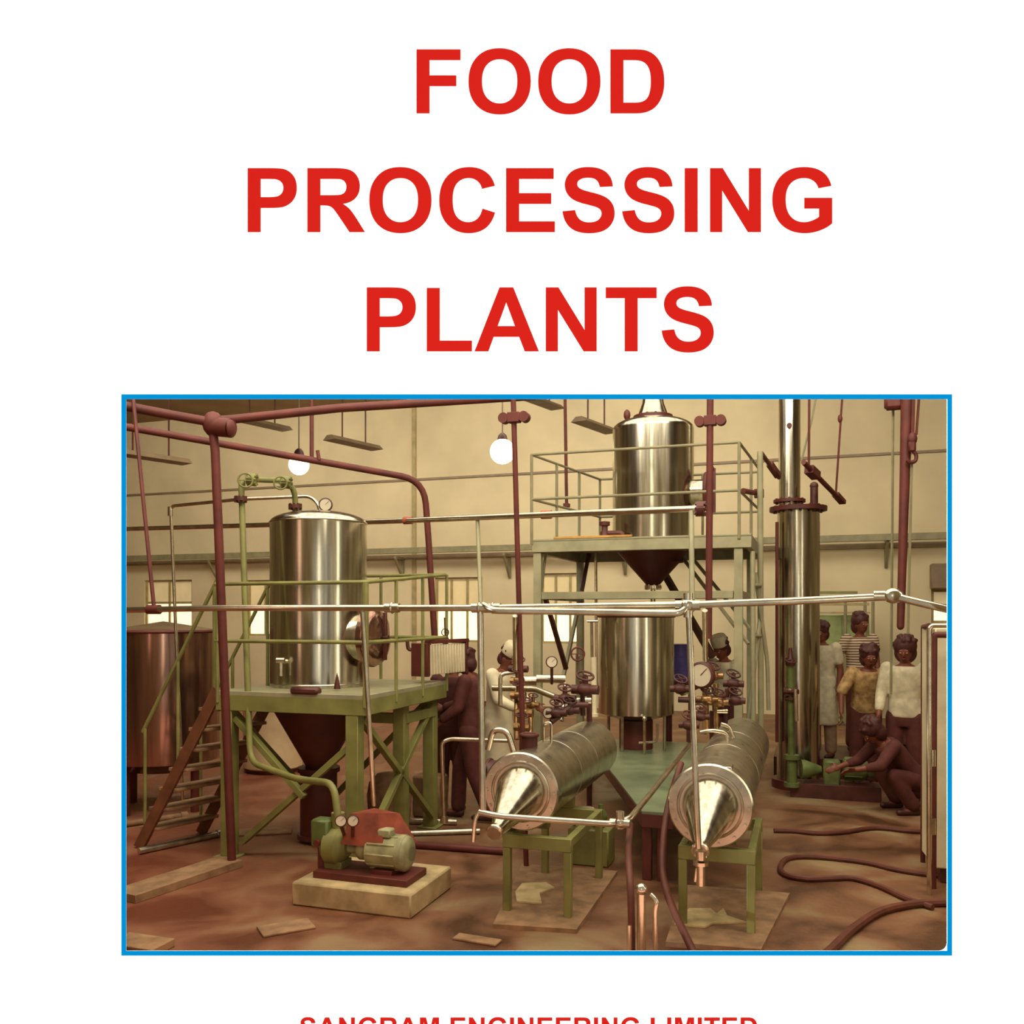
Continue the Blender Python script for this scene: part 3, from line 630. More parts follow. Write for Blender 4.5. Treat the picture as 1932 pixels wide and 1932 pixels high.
for q in pp[:9]:
    m = MB(); m.tube([Vector((q.x,q.y,MZ-0.05)), Vector((q.x,q.y,MZ+RT))], 0.016, seg=8); build(m, 'post', 'sagedk', mr)
# upper tank
uc = XY(1232, 9.0*KM, MZ); UR = 0.41*KM; UH = EYE+357/FPX*8.8*KM-MZ
ut = thing('upper_tank', 'polished steel tank on the upper platform with cone below and manhole', 'tank', uc)
m = MB(); m.lathe([(UR,0.0),(UR,UH*0.5),(UR,UH-0.02)]+[(r,h) for r,h in dome(UR,UH,8,0.3) if r>0.18]+[(0.18,UH+0.125),(0.0,UH+0.125)], uc, seg=64); build(m, 'shell', 'steel', ut, smooth=30)
m = MB(); nz_ = UH+0.12; m.lathe([(0.185,nz_),(0.18,nz_+0.03),(0.125,nz_+0.18),(0.09,nz_+0.42),(0.09,nz_+0.8)], uc, seg=40); build(m, 'top_cone', 'steel', ut)
m = MB(); flange(m, uc+Z*(nz_+0.02), Z, 0.225, 0.035, 12, 0.014); build(m, 'neck_flange', 'hopper', ut)
m = MB(); q = P(1183,783,8.9*KM); m.tube([q-Z*0.14, q+Z*0.03], 0.025, seg=8); m.ball(q, 0.05, (0.8,0.8,1.3)); build(m, 'relief_valve', 'hopper', ut)
m = MB(); m.lathe([(0.41,-0.10),(0.38,-0.13),(0.08,-0.47),(0.08,-0.50)], uc, seg=48); build(m, 'bottom_cone', 'hopper', ut)
m = MB(); cb = uc-Z*0.50; flange(m, cb, Z, 0.10, 0.035, 8); m.cyl(cb, cb-Z*0.30, 0.028, 14); flange(m, cb-Z*0.28, Z, 0.07, 0.03, 6); build(m, 'outlet_pipe', 'pipe', ut)
m = MB(); q = P(1272,1062,8.8*KM); m.tube([q-U*0.1, q+U*0.1+Z*0.02], 0.02, seg=8); build(m, 'side_nozzle', 'hopper', ut)
sa_ = U*1.0; sc_ = uc+sa_*(UR+0.09); sc_.z = EYE+232/FPX*10.0
m = MB(); m.cyl(sc_-sa_*0.25, sc_+sa_*0.05, 0.14, 32); sg = build(m, 'manhole', 'steel', ut)
m = MB(); m.lathe([(0.20,0.0)]+dome(0.20,0.02,6,0.3), sc_+sa_*0.05, sa_, 32); build(m, 'manhole_cover', 'dsteel', sg)
m = MB(); m.torus(sc_+sa_*0.05, sa_, 0.20, 0.022, 32); build(m, 'cover_ring', 'hopper', sg)
m = MB(); m.bar(sc_+sa_*0.14-Z*0.24, sc_+sa_*0.14+Z*0.26, 0.03, 0.03); m.ball(sc_+sa_*0.10+Z*0.25, 0.045); build(m, 'cover_clamp', 'hopper', sg)
m = MB(); q = mz(0.70,0.5,MZ); m.lathe([(0.05,0),(0.05,0.10),(0.035,0.12),(0.035,0.17),(0.06,0.18),(0.06,0.22),(0,0.23)], q, seg=14); m.tube([q+Z*0.09, q+U*0.2+Z*0.09, q+U*0.2+Z*0.0],0.03,0.04,8)
single(m, 'deck_valve', 'hopper', 'small dark valve standing on the upper platform left of the tank', 'valve', q)

# ---------------- lower tank between the platforms ---------------------------
lc = XY(1200, 10.0, 0.0); LR = 0.425; z0, z1 = EYE-186/FPX*9.9, EYE-2/FPX*9.9
lt = thing('lower_tank', 'polished steel tank on thin legs below the upper platform', 'tank', lc)
m = MB(); m.lathe([(0.10,z0-0.10),(LR*0.8,z0-0.03),(LR,z0),(LR,(z0+z1)/2),(LR,z1-0.01),(LR+0.015,z1),(LR-0.04,z1+0.02),(0.0,z1+0.12)], lc, seg=60); build(m, 'shell', 'steel', lt, smooth=30)
m = MB(); m.torus(lc+Z*(z1-0.005), Z, LR+0.005, 0.016, 56, 6); build(m, 'rim', 'hopper', lt)
SLZ = 0.54
for k in range(4):
    t = PI/4+PI/2*k+0.2; q = lc+Vector((math.cos(t),math.sin(t),0))*LR*0.82; q.z = 0.0
    m = MB(); m.tube([q+Z*(SLZ-0.0), q+Z*(z0+0.02)], 0.018, seg=8); build(m, 'leg', 'steel2', lt)
m = MB(); m.cyl(lc+Z*(SLZ+0.0), lc+Z*(z0-0.08), 0.19, 24); build(m, 'motor_housing', 'hopper', lt)
m = MB(); q = P(1216,1356,9.5); m.tube([q, Vector((q.x,q.y,SLZ))], 0.016, seg=8); m.ball(q,0.03); q = P(1240,1365,9.55); m.tube([q, q-Z*0.2, q-Z*0.22-U*0.2],0.014,0.05,8); build(m, 'drain_pipe', 'pipe', lt)
m = MB(); q = P(1108,1172,9.6); m.tube([q, q+U*0.12], 0.014, seg=8); m.tube([P(1116,1172,9.6), P(1118,1300,9.6)], 0.016, seg=8); m.tube([P(1124,1038,9.9), P(1126,1300,9.8)], 0.016, seg=8); build(m, 'side_pipe', 'pipe', lt)
m = MB(); m.tube([P(1121,1350,9.35), P(1120,1240,9.35)], 0.032, seg=12); m.cyl(P(1121,1352,9.35), P(1121,1346,9.35), 0.045, 12); build(m, 'level_tube', 'white', lt, label='pale level tube')
# blue-green low floor platform under the lower tank
fp = thing('low_plate_platform', 'blue-green low steel plate platform between the two lying cylinders', 'platform', Vector((1.2,8.0,0)))
poly = [(1.0,6.77),(1.22,6.70),(2.44,10.3),(0.90,10.82)]
m = MB(); m.prism([Vector((x,y,SLZ-0.02)) for x,y in poly], (0,0,0.02)); build(m, 'plate', 'plate', fp)
m = MB(); m.prism([Vector((x,y,SLZ-0.12)) for x,y in poly], (0,0,0.10)); build(m, 'edge_frame', 'hopper', fp)
for x,y in ((1.05,6.83),(1.16,6.80),(2.34,10.22),(0.94,10.7)):
    m = MB(); m.boxb((x,y,0), 0.07,0.07,SLZ-0.12); build(m, 'leg', 'hopper', fp)

# ---------------- evaporator column ------------------------------------------
ec = XY(1506, 10.5); ER = 0.245; zf = EYE+196/FPX*10.5
ev = thing('steel_column', 'tall narrow polished steel column with flange on the right side', 'column vessel', ec)
m = MB(); m.lathe([(ER*1.0,0.10),(ER,0.2),(ER,1.3),(ER,zf-0.03),(ER,zf)], ec, seg=48); build(m, 'lower_shell', 'steel', ev)
m = MB(); m.cyl(ec, ec+Z*0.1, ER*1.25, 32); build(m, 'base_ring', 'hopper', ev)
m = MB(); flange(m, ec+Z*(zf+0.02), Z, 0.33, 0.05, 14, 0.018); build(m, 'main_flange', 'hopper', ev)
un = ec-U*0.10; m = MB(); m.lathe([(0.125,zf+0.04),(0.125,zf+0.8),(0.125,CEIL-0.3)], un, seg=40); build(m, 'upper_pipe', 'steel', ev)
m = MB(); flange(m, un+Z*(zf+0.12), Z, 0.185, 0.035, 10, 0.015); build(m, 'upper_flange', 'hopper', ev)
m = MB(); q = un+Z*(EYE+357/FPX*10.4-0)-V*0.13; m.cyl(q-V*-0.02, q-V*0.03, 0.03, 14); build(m, 'port_plug', 'hopper', ev)
m = MB(); q = P(1536,965,10.3); m.tube([q, q+Z*0.30], 0.045, seg=12); m.ball(q+Z*0.3, 0.05); flange(m, q+Z*0.05, Z, 0.08, 0.03, 6); build(m, 'side_nozzle', 'dark', ev)
m = MB(); m.tube([P(1542,985,10.4), P(1541,1390,10.4)], 0.030, seg=10); build(m, 'side_pipe', 'hopper', ev)
m = MB(); m.tube([P(1466,985,10.4), P(1466,1400,10.4)], 0.020, seg=10); build(m, 'side_pipe', 'hopper', ev)
# ladder-like pair of uprights left of the column
m = MB()
for x0, x1 in ((1434,1436),): m.tube([P(x0,852,9.3), P(x1,1450,9.3)], 0.032, seg=10)
m.tube([P(1420,1040,8.95), P(1422,1420,8.95)], 0.026, seg=10)
for y in (1105, 1200): m.tube([P(1421,y,8.95), P(1435,y,9.3)], 0.02, seg=8)
m.tube([P(1436,1150,9.3), P(1408,1390,9.0)], 0.024, seg=8); m.tube([P(1425,1080,9.2), P(1448,1250,9.3), P(1450,1340,9.3)], 0.022, 0.1, 8)
single(m, 'standpipe_pair', 'sage', 'pair of pale upright pipes between upper platform and the tall column', 'pipe', P(1436,1450,9.3))
m = MB(); m.bar(P(1436,854,9.3), P(1470,902,10.3), 0.035, 0.035); m.bar(P(1452,875,9.9), P(1468,898,10.2), 0.07, 0.06)
single(m, 'slanting_strut', 'redpaint', 'short dark strut slanting from the upper railing to the tall column', 'strut', P(1436,854,8.6))
m = MB(); m.cyl(P(1402,926,9.0), P(1436,932,9.6), 0.028, 10); m.box(P(1432,931,9.6), 0.1, 0.1, 0.09)
single(m, 'pipe_bracket', 'redpaint', 'dark red bracket joining the upper railing and the upright pipe', 'bracket', P(1420,930,8.2))
# slanted hanging lamp right of the column
hl = thing('slanting_lamp', 'dark batten lamp hanging at a slant on two wires right of the column', 'ceiling lamp', P(1555,910,10.0))
m = MB(); m.tube([P(1516,872,9.4), P(1588,946,10.6)], 0.028, seg=10); m.bar(P(1526,885,9.6), P(1540,898,9.8), 0.10, 0.09); m.bar(P(1576,932,10.4), P(1590,948,10.6), 0.08, 0.05); build(m, 'lamp_body', 'redpaint', hl)
m = MB(); m.tube([P(1526,878,9.55), P(1527,735,9.55)], 0.014, seg=6); build(m, 'hanger_wire', 'redpaint', hl)
m = MB(); m.tube([P(1577,932,10.4), P(1590,735,10.4)], 0.013, seg=6); m.ball(P(1585,790,10.4), 0.035, (0.8,0.8,1.5)); build(m, 'hanger_wire', 'redpaint', hl)
m = MB(); m.tube([P(1512,870,10.0), P(1532,790,10.0), P(1542,735,10.0)], 0.012, seg=6); build(m, 'hanger_wire', 'sagedk', hl)
# chain hoist at right
ch = thing('chain_hoist', 'dark red hanging hoist column with hook block at the upper right', 'hoist', P(1700,1185,9.0))
m = MB(); m.tube([P(1699,1182,9.0), P(1707,900,9.0), P(1712,730,9.0)], 0.036, seg=14, r2=0.062); m.ball(P(1699,1182,9.0),0.036); build(m, 'hanging_tube', 'redpaint', ch)
m = MB(); m.box(P(1694,758,9.1), 0.26, 0.12, 0.16, bev=0.03); build(m, 'trolley', 'redpaint', ch)
m = MB(); m.ball(P(1722,828,8.9), 0.05, (0.9,0.8,1.4)); m.box(P(1721,842,8.9), 0.07, 0.06, 0.12, bev=0.02); hb = build(m, 'hook_block', 'redpaint', ch)
hc = P(1721,862,8.9); m = MB(); m.tube([hc+Vector((0.0,0,0.07)), hc+Vector((0.045,0,0.02)), hc+Vector((0.035,0,-0.045)), hc+Vector((-0.02,0,-0.06)), hc+Vector((-0.055,0,-0.03))], 0.02, 0.03, 8); build(m, 'hook', 'redpaint', hb)
for (x0,x1,y1,r) in ((1724,1722,820,0.018),(1735,1729,820,0.014)):
    m = MB(); m.tube([P(x0,735,8.95), P(x1,y1,8.92)], r, seg=6); build(m, 'chain', 'redpaint', ch)
m = MB(); m.tube([P(1685,770,9.2), P(1681,1310,9.2)], 0.014, seg=6); build(m, 'hand_chain', 'sagedk', ch)
m = MB(); m.tube([P(1720,875,8.95), P(1713,1196,8.95)], 0.014, seg=6); build(m, 'hand_chain', 'sagedk', ch)
# ---------------- lying cylinders on green stands ---------------------------
def stand_parts(root, o):
    w, dp, h = 0.43, 0.92, 0.552
    def s(u, v, z=0.0): return o+U*u+V*v+Z*z
    for u in (-w/2, w/2):
        for v in (0.0, dp):
            m = MB(); m.boxb(s(u,v,0), 0.052, 0.052, h-0.09); build(m, 'leg', 'green', root)
    m = MB(); m.box(s(0,0,h-0.045), w+0.055, 0.055, 0.09); build(m, 'front_beam', 'green', root)
    m = MB(); m.box(s(0,dp,h-0.045), w+0.055, 0.055, 0.09); build(m, 'rear_beam', 'green', root)
    for u in (-w/2, w/2):
        m = MB(); m.box(s(u,dp/2,h-0.03), 0.05, dp-0.06, 0.06); build(m, 'side_beam', 'green', root)
def lying(name, label, c, tip, rb, rf, ln, extra):
    t = thing(name, label, 'vessel', Vector((c.x,c.y,c.z-rb)))
    m = MB(); m.lathe([(rb,0.02),(rb,ln*0.5),(rb,ln-0.02)]+[(r,h) for r,h in dome(rb,ln,6,0.12)], c, V, 56); build(m, 'shell', 'steel2', t, smooth=30)
    m = MB(); m.lathe([(rb*0.9,-0.05),(rf-0.01,-0.05),(rf,-0.04),(rf,0.05),(rf-0.02,0.06),(rb,0.06)], c, V, 56); x, y, _ = frame_from(V)
    for k in range(14):
        a = 2*PI*k/14; o = (x*math.cos(a)+y*math.sin(a))*(rf*0.90); m.cyl(c+o-V*0.07, c+o-V*0.04, 0.011, 6)
    m.torus(c-V*0.05, V, rb*0.80, 0.010, 56, 8); build(m, 'door_flange', 'steel2', t)
    m = MB(); seg = 48; rings = []
    ax = (tip-(c-V*0.05)); tx = ax.normalized(); tr = 0.035
    for k in range(7):
        s = k/6; cc = c-V*0.05+ax*s; r = rb*0.70*(1-s)+tr*s; rings.append([cc+(x*math.cos(2*PI*i/seg)+y*math.sin(2*PI*i/seg))*r for i in range(seg)])
    m.loft(rings); build(m, 'front_cone', 'steel', t, smooth=35)
    m = MB(); m.cyl(tip-tx*0.02, tip+tx*0.05, 0.04, 18); m.torus(tip+tx*0.03, tx, 0.042, 0.014, 22, 8); build(m, 'outlet_ferrule', 'pipe', t)
    for k in (0.35, 0.62):
        m = MB(); cc = c+V*ln*k; m.torus(cc, V, rb-0.001, 0.0035, 56, 6); build(m, 'weld_band', 'steel2', t)
    for v in (0.14, 0.84):
        m = MB(); cc = c+V*v; zs = 0.552; m.box(Vector((cc.x,cc.y,(zs+cc.z-rb*0.80)/2)), rb*1.2, 0.07, cc.z-rb*0.80-zs); build(m, 'saddle', 'green', t)
    extra(t); return t
c1 = P(986,1491,6.1); c2 = P(1341,1518,5.68)
def ex1(t):
    m = MB(); q = c1+V*0.18+Z*0.22-U*0.12; m.tube([q, q+Z*0.16-U*0.05, q+Z*0.17-U*0.16, q+Z*0.02-U*0.2], 0.022, 0.06, 10); build(m, 'port_pipe', 'pipe', t)
    m = MB(); q = c1-U*0.25+V*0.16+Z*0.06; m.cyl(q, q-U*0.06-V*0.02, 0.11, 24); m.torus(q-U*0.05, U, 0.11, 0.014, 28, 8); build(m, 'side_hatch', 'hopper', t)
    m = MB(); q = c1+V*0.35+Z*0.235-U*0.06; m.cyl(q, q+Z*0.10, 0.06, 20); m.torus(q+Z*0.10, Z, 0.06, 0.014, 24, 8); build(m, 'top_hatch', 'hopper', t)
    m = MB(); q = c1+V*0.62+Z*0.25; m.tube([q-U*0.03, q-U*0.03+Z*0.14, q+U*0.03+Z*0.15, q+U*0.03-Z*0.01], 0.010, 0.03, 8); build(m, 'lifting_bail', 'pipe', t)
def ex2(t):
    m = MB(); q = c2+V*1.25+Z*0.245+U*0.0; m.tube([q-Z*0.02, q+Z*0.06, q+Z*0.08-U*0.12-V*0.05, q+Z*0.06-U*0.2-V*0.05], 0.016, 0.08, 10); build(m, 'port_pipe', 'pipe', t)
    m = MB(); q = c2+V*0.02+Z*0.235+U*0.11; m.box(q, 0.05, 0.12, 0.04); build(m, 'door_catch', 'pipe', t)
    m = MB(); tp = P(1322,1606,5.15); m.tube([tp, tp-Z*0.05], 0.03, seg=12); m.cyl(tp-Z*0.06, tp-Z*0.08, 0.045, 16); m.tube([tp-Z*0.08, tp-Z*0.20+U*0.0], 0.026, seg=12); m.tube([tp-Z*0.1-U*0.02, tp-Z*0.18-U*0.03], 0.012, seg=8); build(m, 'drain_elbow', 'pipe', t)
lying('lying_cylinder', 'steel cylinder lying on green stand, the one nearer the picture centre with conical end', c1, P(936,1566,5.55), 0.253, 0.270, 1.98, ex1)
lying('lying_cylinder', 'lying steel cylinder with cone pointing at a vertical pipe, on the right-hand green stand', c2, P(1322,1600,5.2), 0.253, 0.270, 2.80, ex2)
so1 = XY(1014, 5.97); so2 = XY(1352, 5.68)
s1 = thing('green_stand', 'green four-legged stand under the lying cylinder nearer the picture centre', 'stand', so1, 'green stands of the lying cylinders')
stand_parts(s1, so1)
dup(s1, so2, 0.0, 'green four-legged stand under the right-hand lying cylinder', 'green stands of the lying cylinders')
# concrete pads and pale sacks
def slab(name, pts, h, matn, label, cat):
    m = MB(); m.prism([Vector((p.x,p.y,0.0)) for p in pts], (0,0,h)); return single(m, name, matn, label, cat, pts[0])
slab('concrete_pad', [G(930,1752), G(1088,1762), XY(1165,6.95), XY(985,7.15)], 0.03, 'kerb', 'low concrete pad under the green stand nearer the picture centre', 'pad')
slab('concrete_pad', [G(1256,1786), G(1436,1800), XY(1490,6.4), XY(1290,6.6)], 0.03, 'kerb', 'low concrete pad under the right-hand green stand', 'pad')
def sack(pts, h, label):
    ps = [G(x,y,h) for x,y in pts]; m = MB(); m.prism([Vector((p.x,p.y,0.032)) for p in ps], (0,0,h)); return single(m, 'flat_sack', 'paperbag', label, 'sack', ps[0])
sack([(972,1690),(985,1674),(1030,1672),(1046,1682),(1018,1692),(1022,1712),(975,1708)], 0.012, 'pale flat sack on the floor under the stand nearer the picture centre')
sack([(1272,1752),(1285,1738),(1300,1722),(1340,1722),(1352,1732),(1365,1722),(1372,1736),(1408,1748),(1345,1750),(1330,1757)], 0.012, 'pale flat sack on the floor under the right-hand stand')

# ---------------- front pump on its plinth ------------------------------------
pa, pb = G(550,1708), G(775,1735); pd = (pb-pa).normalized(); pn = Vector((-pd.y, pd.x, 0)); PH = 0.165; pl_ = (pb-pa).length
plinth = pa+pd*pl_/2+pn*0.36
m = MB(); m.boxb(plinth, pl_, 0.72, PH, (pd, pn, Z), 0.012); single(m, 'concrete_plinth', 'concrete', 'pale concrete block carrying the front pump', 'plinth', plinth)
pump = thing('centrifugal_pump', 'green and rusty orange pump with motor on the pale concrete block', 'pump', plinth+Z*PH)
def pq(a, b, z): return pa+pd*a+pn*b+Z*(PH+z)
AX = (pd, pn, Z)
m = MB(); m.box(pq(pl_*0.5,0.30,0.025), pl_*0.80, 0.34, 0.05, AX); build(m, 'base_frame', 'redpaint', pump)
m = MB(); q = pq(0.60,0.30,0.19); m.lathe([(0.08,-0.15),(0.115,-0.13),(0.12,0.10),(0.128,0.11),(0.128,0.15)]+dome(0.125,0.15,5,0.35), q, pd, 32)
for k in range(10):
    a = PI*2*k/10; o = pn*math.cos(a)*0.12+Z*math.sin(a)*0.12; m.bar(q+o-pd*0.12, q+o+pd*0.10, 0.012, 0.012)
mo = build(m, 'motor', 'motor', pump)
m = MB(); m.box(q-Z*0.13, 0.16, 0.2, 0.04, AX); build(m, 'motor_foot', 'redpaint', mo)
m = MB(); m.lathe([(0.127,0),(0.127,0.04)]+dome(0.125,0.04,5,0.35), q+pd*0.11, pd, 32); build(m, 'fan_cover', 'pump_green', mo)
m = MB(); m.box(q+Z*0.14-pn*0.02, 0.10, 0.09, 0.06, AX, 0.01); build(m, 'terminal_box', 'motor', mo)
m = MB(); m.tube([pq(0.26,0.30,0.19), pq(0.46,0.30,0.19)], 0.035, seg=14); m.lathe([(0.06,0),(0.075,0.02),(0.075,0.05),(0.06,0.07)], pq(0.37,0.30,0.19), pd, 20); build(m, 'coupling', 'motor', pump)
m = MB(); q = pq(0.20,0.30,0.20); m.lathe([(0.10,-0.10),(0.14,-0.06),(0.14,0.03),(0.07,0.09)], q, pd, 30); m.cyl(q, q+Z*0.24, 0.05, 16); m.box(q-Z*0.13, 0.14,0.16,0.06,AX); build(m, 'pump_casing', 'green', pump)
m = MB(); m.box(pq(0.46,0.56,0.33), 0.34, 0.05, 0.26, AX); hd = pq(0.46,0.52,0.42)
m2 = MB(); e = [pq(0.28,0.20,0.24), pq(0.62,0.20,0.24), pq(0.74,0.50,0.22), pq(0.38,0.56,0.24)]; tp_ = [pq(0.30,0.30,0.44), pq(0.52,0.30,0.46), pq(0.60,0.50,0.42), pq(0.38,0.52,0.44)]
m2.loft([e, tp_]); build(m2, 'guard_hood', 'orange', pump); m.bm.free()
m = MB(); q = pq(0.10,0.26,0.30); m.box(q, 0.14, 0.13, 0.20, AX, 0.015); vb = build(m, 'valve_box', 'pump_green', pump)
m = MB(); m.tube([q-Z*0.1, q-Z*0.26], 0.04, seg=12); m.cyl(q-pn*0.07-Z*0.06, q-pn*0.10-Z*0.06, 0.025, 12); build(m, 'suction_pipe', 'redpaint', pump)
for (x,y) in ((643,1549),(666,1549)):
    gg = P(x,y,6.12); gauge(gg, (0.1,-1,0.05), 0.042, pump)
m = MB(); m.tube([P(643,1556,6.17), pq(0.26,0.30,0.26)], 0.014, seg=8); m.tube([P(666,1556,6.17), pq(0.32,0.30,0.24)], 0.014, seg=8); build(m, 'gauge_stem', 'redpaint', pump)
# pipes lying behind the plinth
for k,(x0,y0,x1,y1,r,mt,lb) in enumerate(((755,1549,862,1551,0.03,'pipe','bright steel pipe lying on the floor behind the pump plinth'),(740,1573,905,1568,0.028,'steel2','dull steel pipe lying in front of the bright one behind the pump'),(760,1592,950,1606,0.032,'redpaint','dark red pipe lying on the floor right of the pump'))):
    m = MB(); a0, a1 = G(x0,y0,r), G(x1,y1,r); m.tube([a0,a1], r, seg=12); m.cyl(a0-(a1-a0).normalized()*0.005, a0+(a1-a0).normalized()*0.04, r*1.35, 14); single(m, 'floor_pipe', mt, lb, 'pipe', (a0+a1)/2)
sp = thing('small_transfer_pump', 'small pump with pale motor on a green block under the lying cylinder near centre', 'pump', XY(1116, 7.3))
q0 = XY(1116, 7.3); m = MB(); m.boxb(q0, 0.34, 0.26, 0.30, bev=0.012); build(m, 'support_block', 'green', sp)
q = q0+Z*0.385-U*0.05; m = MB(); m.lathe([(0.05,-0.12),(0.072,-0.11),(0.072,0.06),(0.05,0.08)], q, U, 22)
for k in range(8):
    a = 2*PI*k/8; o = V*math.cos(a)*0.072+Z*math.sin(a)*0.072; m.bar(q+o-U*0.1, q+o+U*0.05, 0.010, 0.010)
m.box(q-Z*0.07, 0.14, 0.12, 0.03); build(m, 'motor', 'white', sp)
m = MB(); q2 = q+U*0.13; m.lathe([(0.03,-0.06),(0.065,-0.03),(0.065,0.02),(0.02,0.05)], q2, U, 20); m.cyl(q2, q2+Z*0.10, 0.022, 12); m.box(q2-Z*0.07, 0.07, 0.1, 0.03); build(m, 'pump_head', 'pump_green', sp)
for k,(x0,y0,x1,y1,mt,lb) in enumerate(((230,1556,352,1538,'kerb','pale pipe lying on the floor just in front of the legs of the left vessel'),(262,1606,420,1572,'steel2','dull pipe lying on the floor at the foot of the stair'))):
    m = MB(); a0, a1 = G(x0,y0,0.03), G(x1,y1,0.03); m.tube([a0,a1], 0.03, seg=10); dd = (a1-a0).normalized(); m.cyl(a1-dd*0.06, a1+dd*0.004, 0.04, 12); single(m, 'floor_pipe', mt, lb, 'pipe', (a0+a1)/2)
# low pipe arch left of cylinder
m = MB(); m.tube([P(838,1548,7.6), P(834,1400,7.6), P(850,1394,7.6), P(962,1398,7.4)], 0.018, 0.05, 10); m.cyl(P(838,1552,7.6), P(838,1540,7.6), 0.035, 12)
single(m, 'pipe_arch', 'pipe', 'steel pipe arch bending beside the two dark figures', 'pipe', P(838,1548,7.6))
# right rear green pump row
rb = thing('rear_pump', 'green pump and motor row on the floor below the tall column', 'pump', XY(1570, 9.9))
RD = (U*0.97+V*0.0).normalized(); r0 = P(1494,1458,9.9)
def rp_(x, y, d=9.9): return P(x, y, d)
m = MB(); m.cyl(rp_(1494,1485), rp_(1494,1425), 0.055, 16); m.cyl(rp_(1494,1432), rp_(1494,1424), 0.085, 16); m.cyl(rp_(1494,1484), rp_(1494,1476), 0.085, 16); build(m, 'valve_riser', 'pump_green', rb)
m = MB(); m.lathe([(0.04,0),(0.06,0.05),(0.11,0.18),(0.11,0.22)], rp_(1549,1452), (-1,0.1,0), 20); build(m, 'cone_reducer', 'pump_green', rb)
m = MB(); m.box(rp_(1569,1462), 0.18, 0.2, 0.34, bev=0.02); build(m, 'gear_box', 'pump_green', rb)
m = MB(); q = rp_(1590,1450); m.lathe([(0.10,0),(0.13,0.02),(0.13,0.2),(0.09,0.26)], q, U, 24)
for k in range(12):
    a = 2*PI*k/12; o = V*math.cos(a)*0.13+Z*math.sin(a)*0.13; m.bar(q+o+U*0.02, q+o+U*0.2, 0.012,0.012)
build(m, 'motor', 'pump_green', rb)
m = MB(); q = rp_(1638,1455,9.7); m.lathe([(0.05,0),(0.07,0.02),(0.07,0.08)]+dome(0.07,0.08,4,0.5), q, U, 18); build(m, 'end_cap', 'pump_green', rb)
m = MB(); m.boxb(XY(1575,9.9,0.0), 0.95, 0.3, 0.16); build(m, 'base_frame', 'dark', rb)
# green valve pipe in front of the column
gv = thing('green_valve_pipe', 'green vertical pipe with valves in front of the tall column', 'pipe', P(1493,1425,9.9))
m = MB(); m.tube([P(1493,1428,9.9), P(1492,1310,9.9)], 0.035, seg=12); m.tube([P(1492,1302,9.9), P(1491,1255,9.9)], 0.04, seg=12); build(m, 'pipe_run', 'pump_green', gv)
m = MB(); m.box(P(1492,1305,9.9), 0.12,0.1,0.09); m.cyl(P(1480,1305,9.9), P(1506,1305,9.8), 0.03, 12); flange(m, P(1492,1318,9.9), Z, 0.07, 0.02, 6); build(m, 'valve_body', 'dark', gv)
m = MB(); flange(m, P(1491,1300,9.9), Z, 0.07, 0.02, 6); m.tube([P(1501,1300,9.8), P(1503,1360,9.8)],0.022,seg=8); build(m, 'bypass_pipe', 'pipe', gv)
m = MB(); m.lathe([(0.05,0),(0.06,0.05),(0.03,0.1),(0.02,0.2)], P(1491,1256,9.9), Z, 14); build(m, 'bonnet', 'dark', gv)
handwheel(P(1491,1246,9.85), (0.1,-0.4,1), 0.06, gv)

# ---------------- valve clusters ----------------------------------------------
vl = thing('valve_manifold', 'cluster of pipes, brass valves and gauges left of the lower tank', 'valve cluster', XY(1030, 8.0))
def tp(pts, r, nm, mt, f=0.05):
    m = MB(); m.tube([P(*p) for p in pts], r, f, 10); return build(m, nm, mt, vl)
tp([(930,1298,8.4),(1010,1300,8.2),(1065,1322,7.9),(1115,1322,7.9)], 0.030, 'header_pipe', 'pipe')
tp([(1012,1280,8.6),(1066,1281,8.6)], 0.042, 'header_pipe', 'pipe')
tp([(968,1284,8.7),(1012,1284,8.7)], 0.05, 'header_pipe', 'pipe')
tp([(975,1395,7.4),(975,1300,7.6)], 0.022, 'riser_pipe', 'brass')
tp([(1000,1395,7.4),(1002,1310,7.6)], 0.02, 'riser_pipe', 'brass')
tp([(1060,1360,7.6),(1066,1290,7.8)], 0.018, 'riser_pipe', 'pipe')
tp([(1100,1350,7.8),(1098,1285,7.8)], 0.022, 'riser_pipe', 'dark')
tp([(1040,1362,7.5),(1082,1330,7.6),(1110,1330,7.6)], 0.025, 'riser_pipe', 'dark')
tp([(944,1330,8.2),(944,1272,8.2),(975,1268,8.2)], 0.02, 'riser_pipe', 'pipe')
for (x,y,d,s) in ((976,1284,7.7,1.0),(978,1312,7.5,1.1),(990,1345,7.4,1.2),(985,1372,7.3,1.1),(1006,1330,7.5,0.9)):
    m = MB(); c = P(x,y,d); m.ball(c, 0.035*s, (1.2,1,1)); m.cyl(c-U*0.06*s, c+U*0.06*s, 0.03*s, 8); m.cyl(c, c+Z*0.08*s, 0.018*s, 10); vb = build(m, 'brass_valve', 'brass', vl)
    handwheel(c+Z*0.09*s, (0.1,-0.35,1), 0.045*s, vb)
for (x,y,d,R) in ((978,1262,7.8,0.055),(1066,1318,7.7,0.06),(1104,1301,7.7,0.075),(1075,1340,7.6,0.055),(1050,1345,7.5,0.055)):
    m = MB(); c = P(x,y,d); m.ball(c, R*0.9, (1.2,1,0.9)); m.cyl(c, c+Z*R*1.6, R*0.35, 10); m.cyl(c-U*R*1.6,c+U*R*1.6,R*0.55,12); vb = build(m, 'iron_valve', 'dark', vl)
    handwheel(c+Z*R*1.6, (0.15,-0.5,1), R, vb)
gauge(P(1041,1249,8.1), (0.05,-1,0.05), 0.055, vl); gauge(P(1034,1345,7.5), (-0.5,-1,0.05), 0.052, vl)
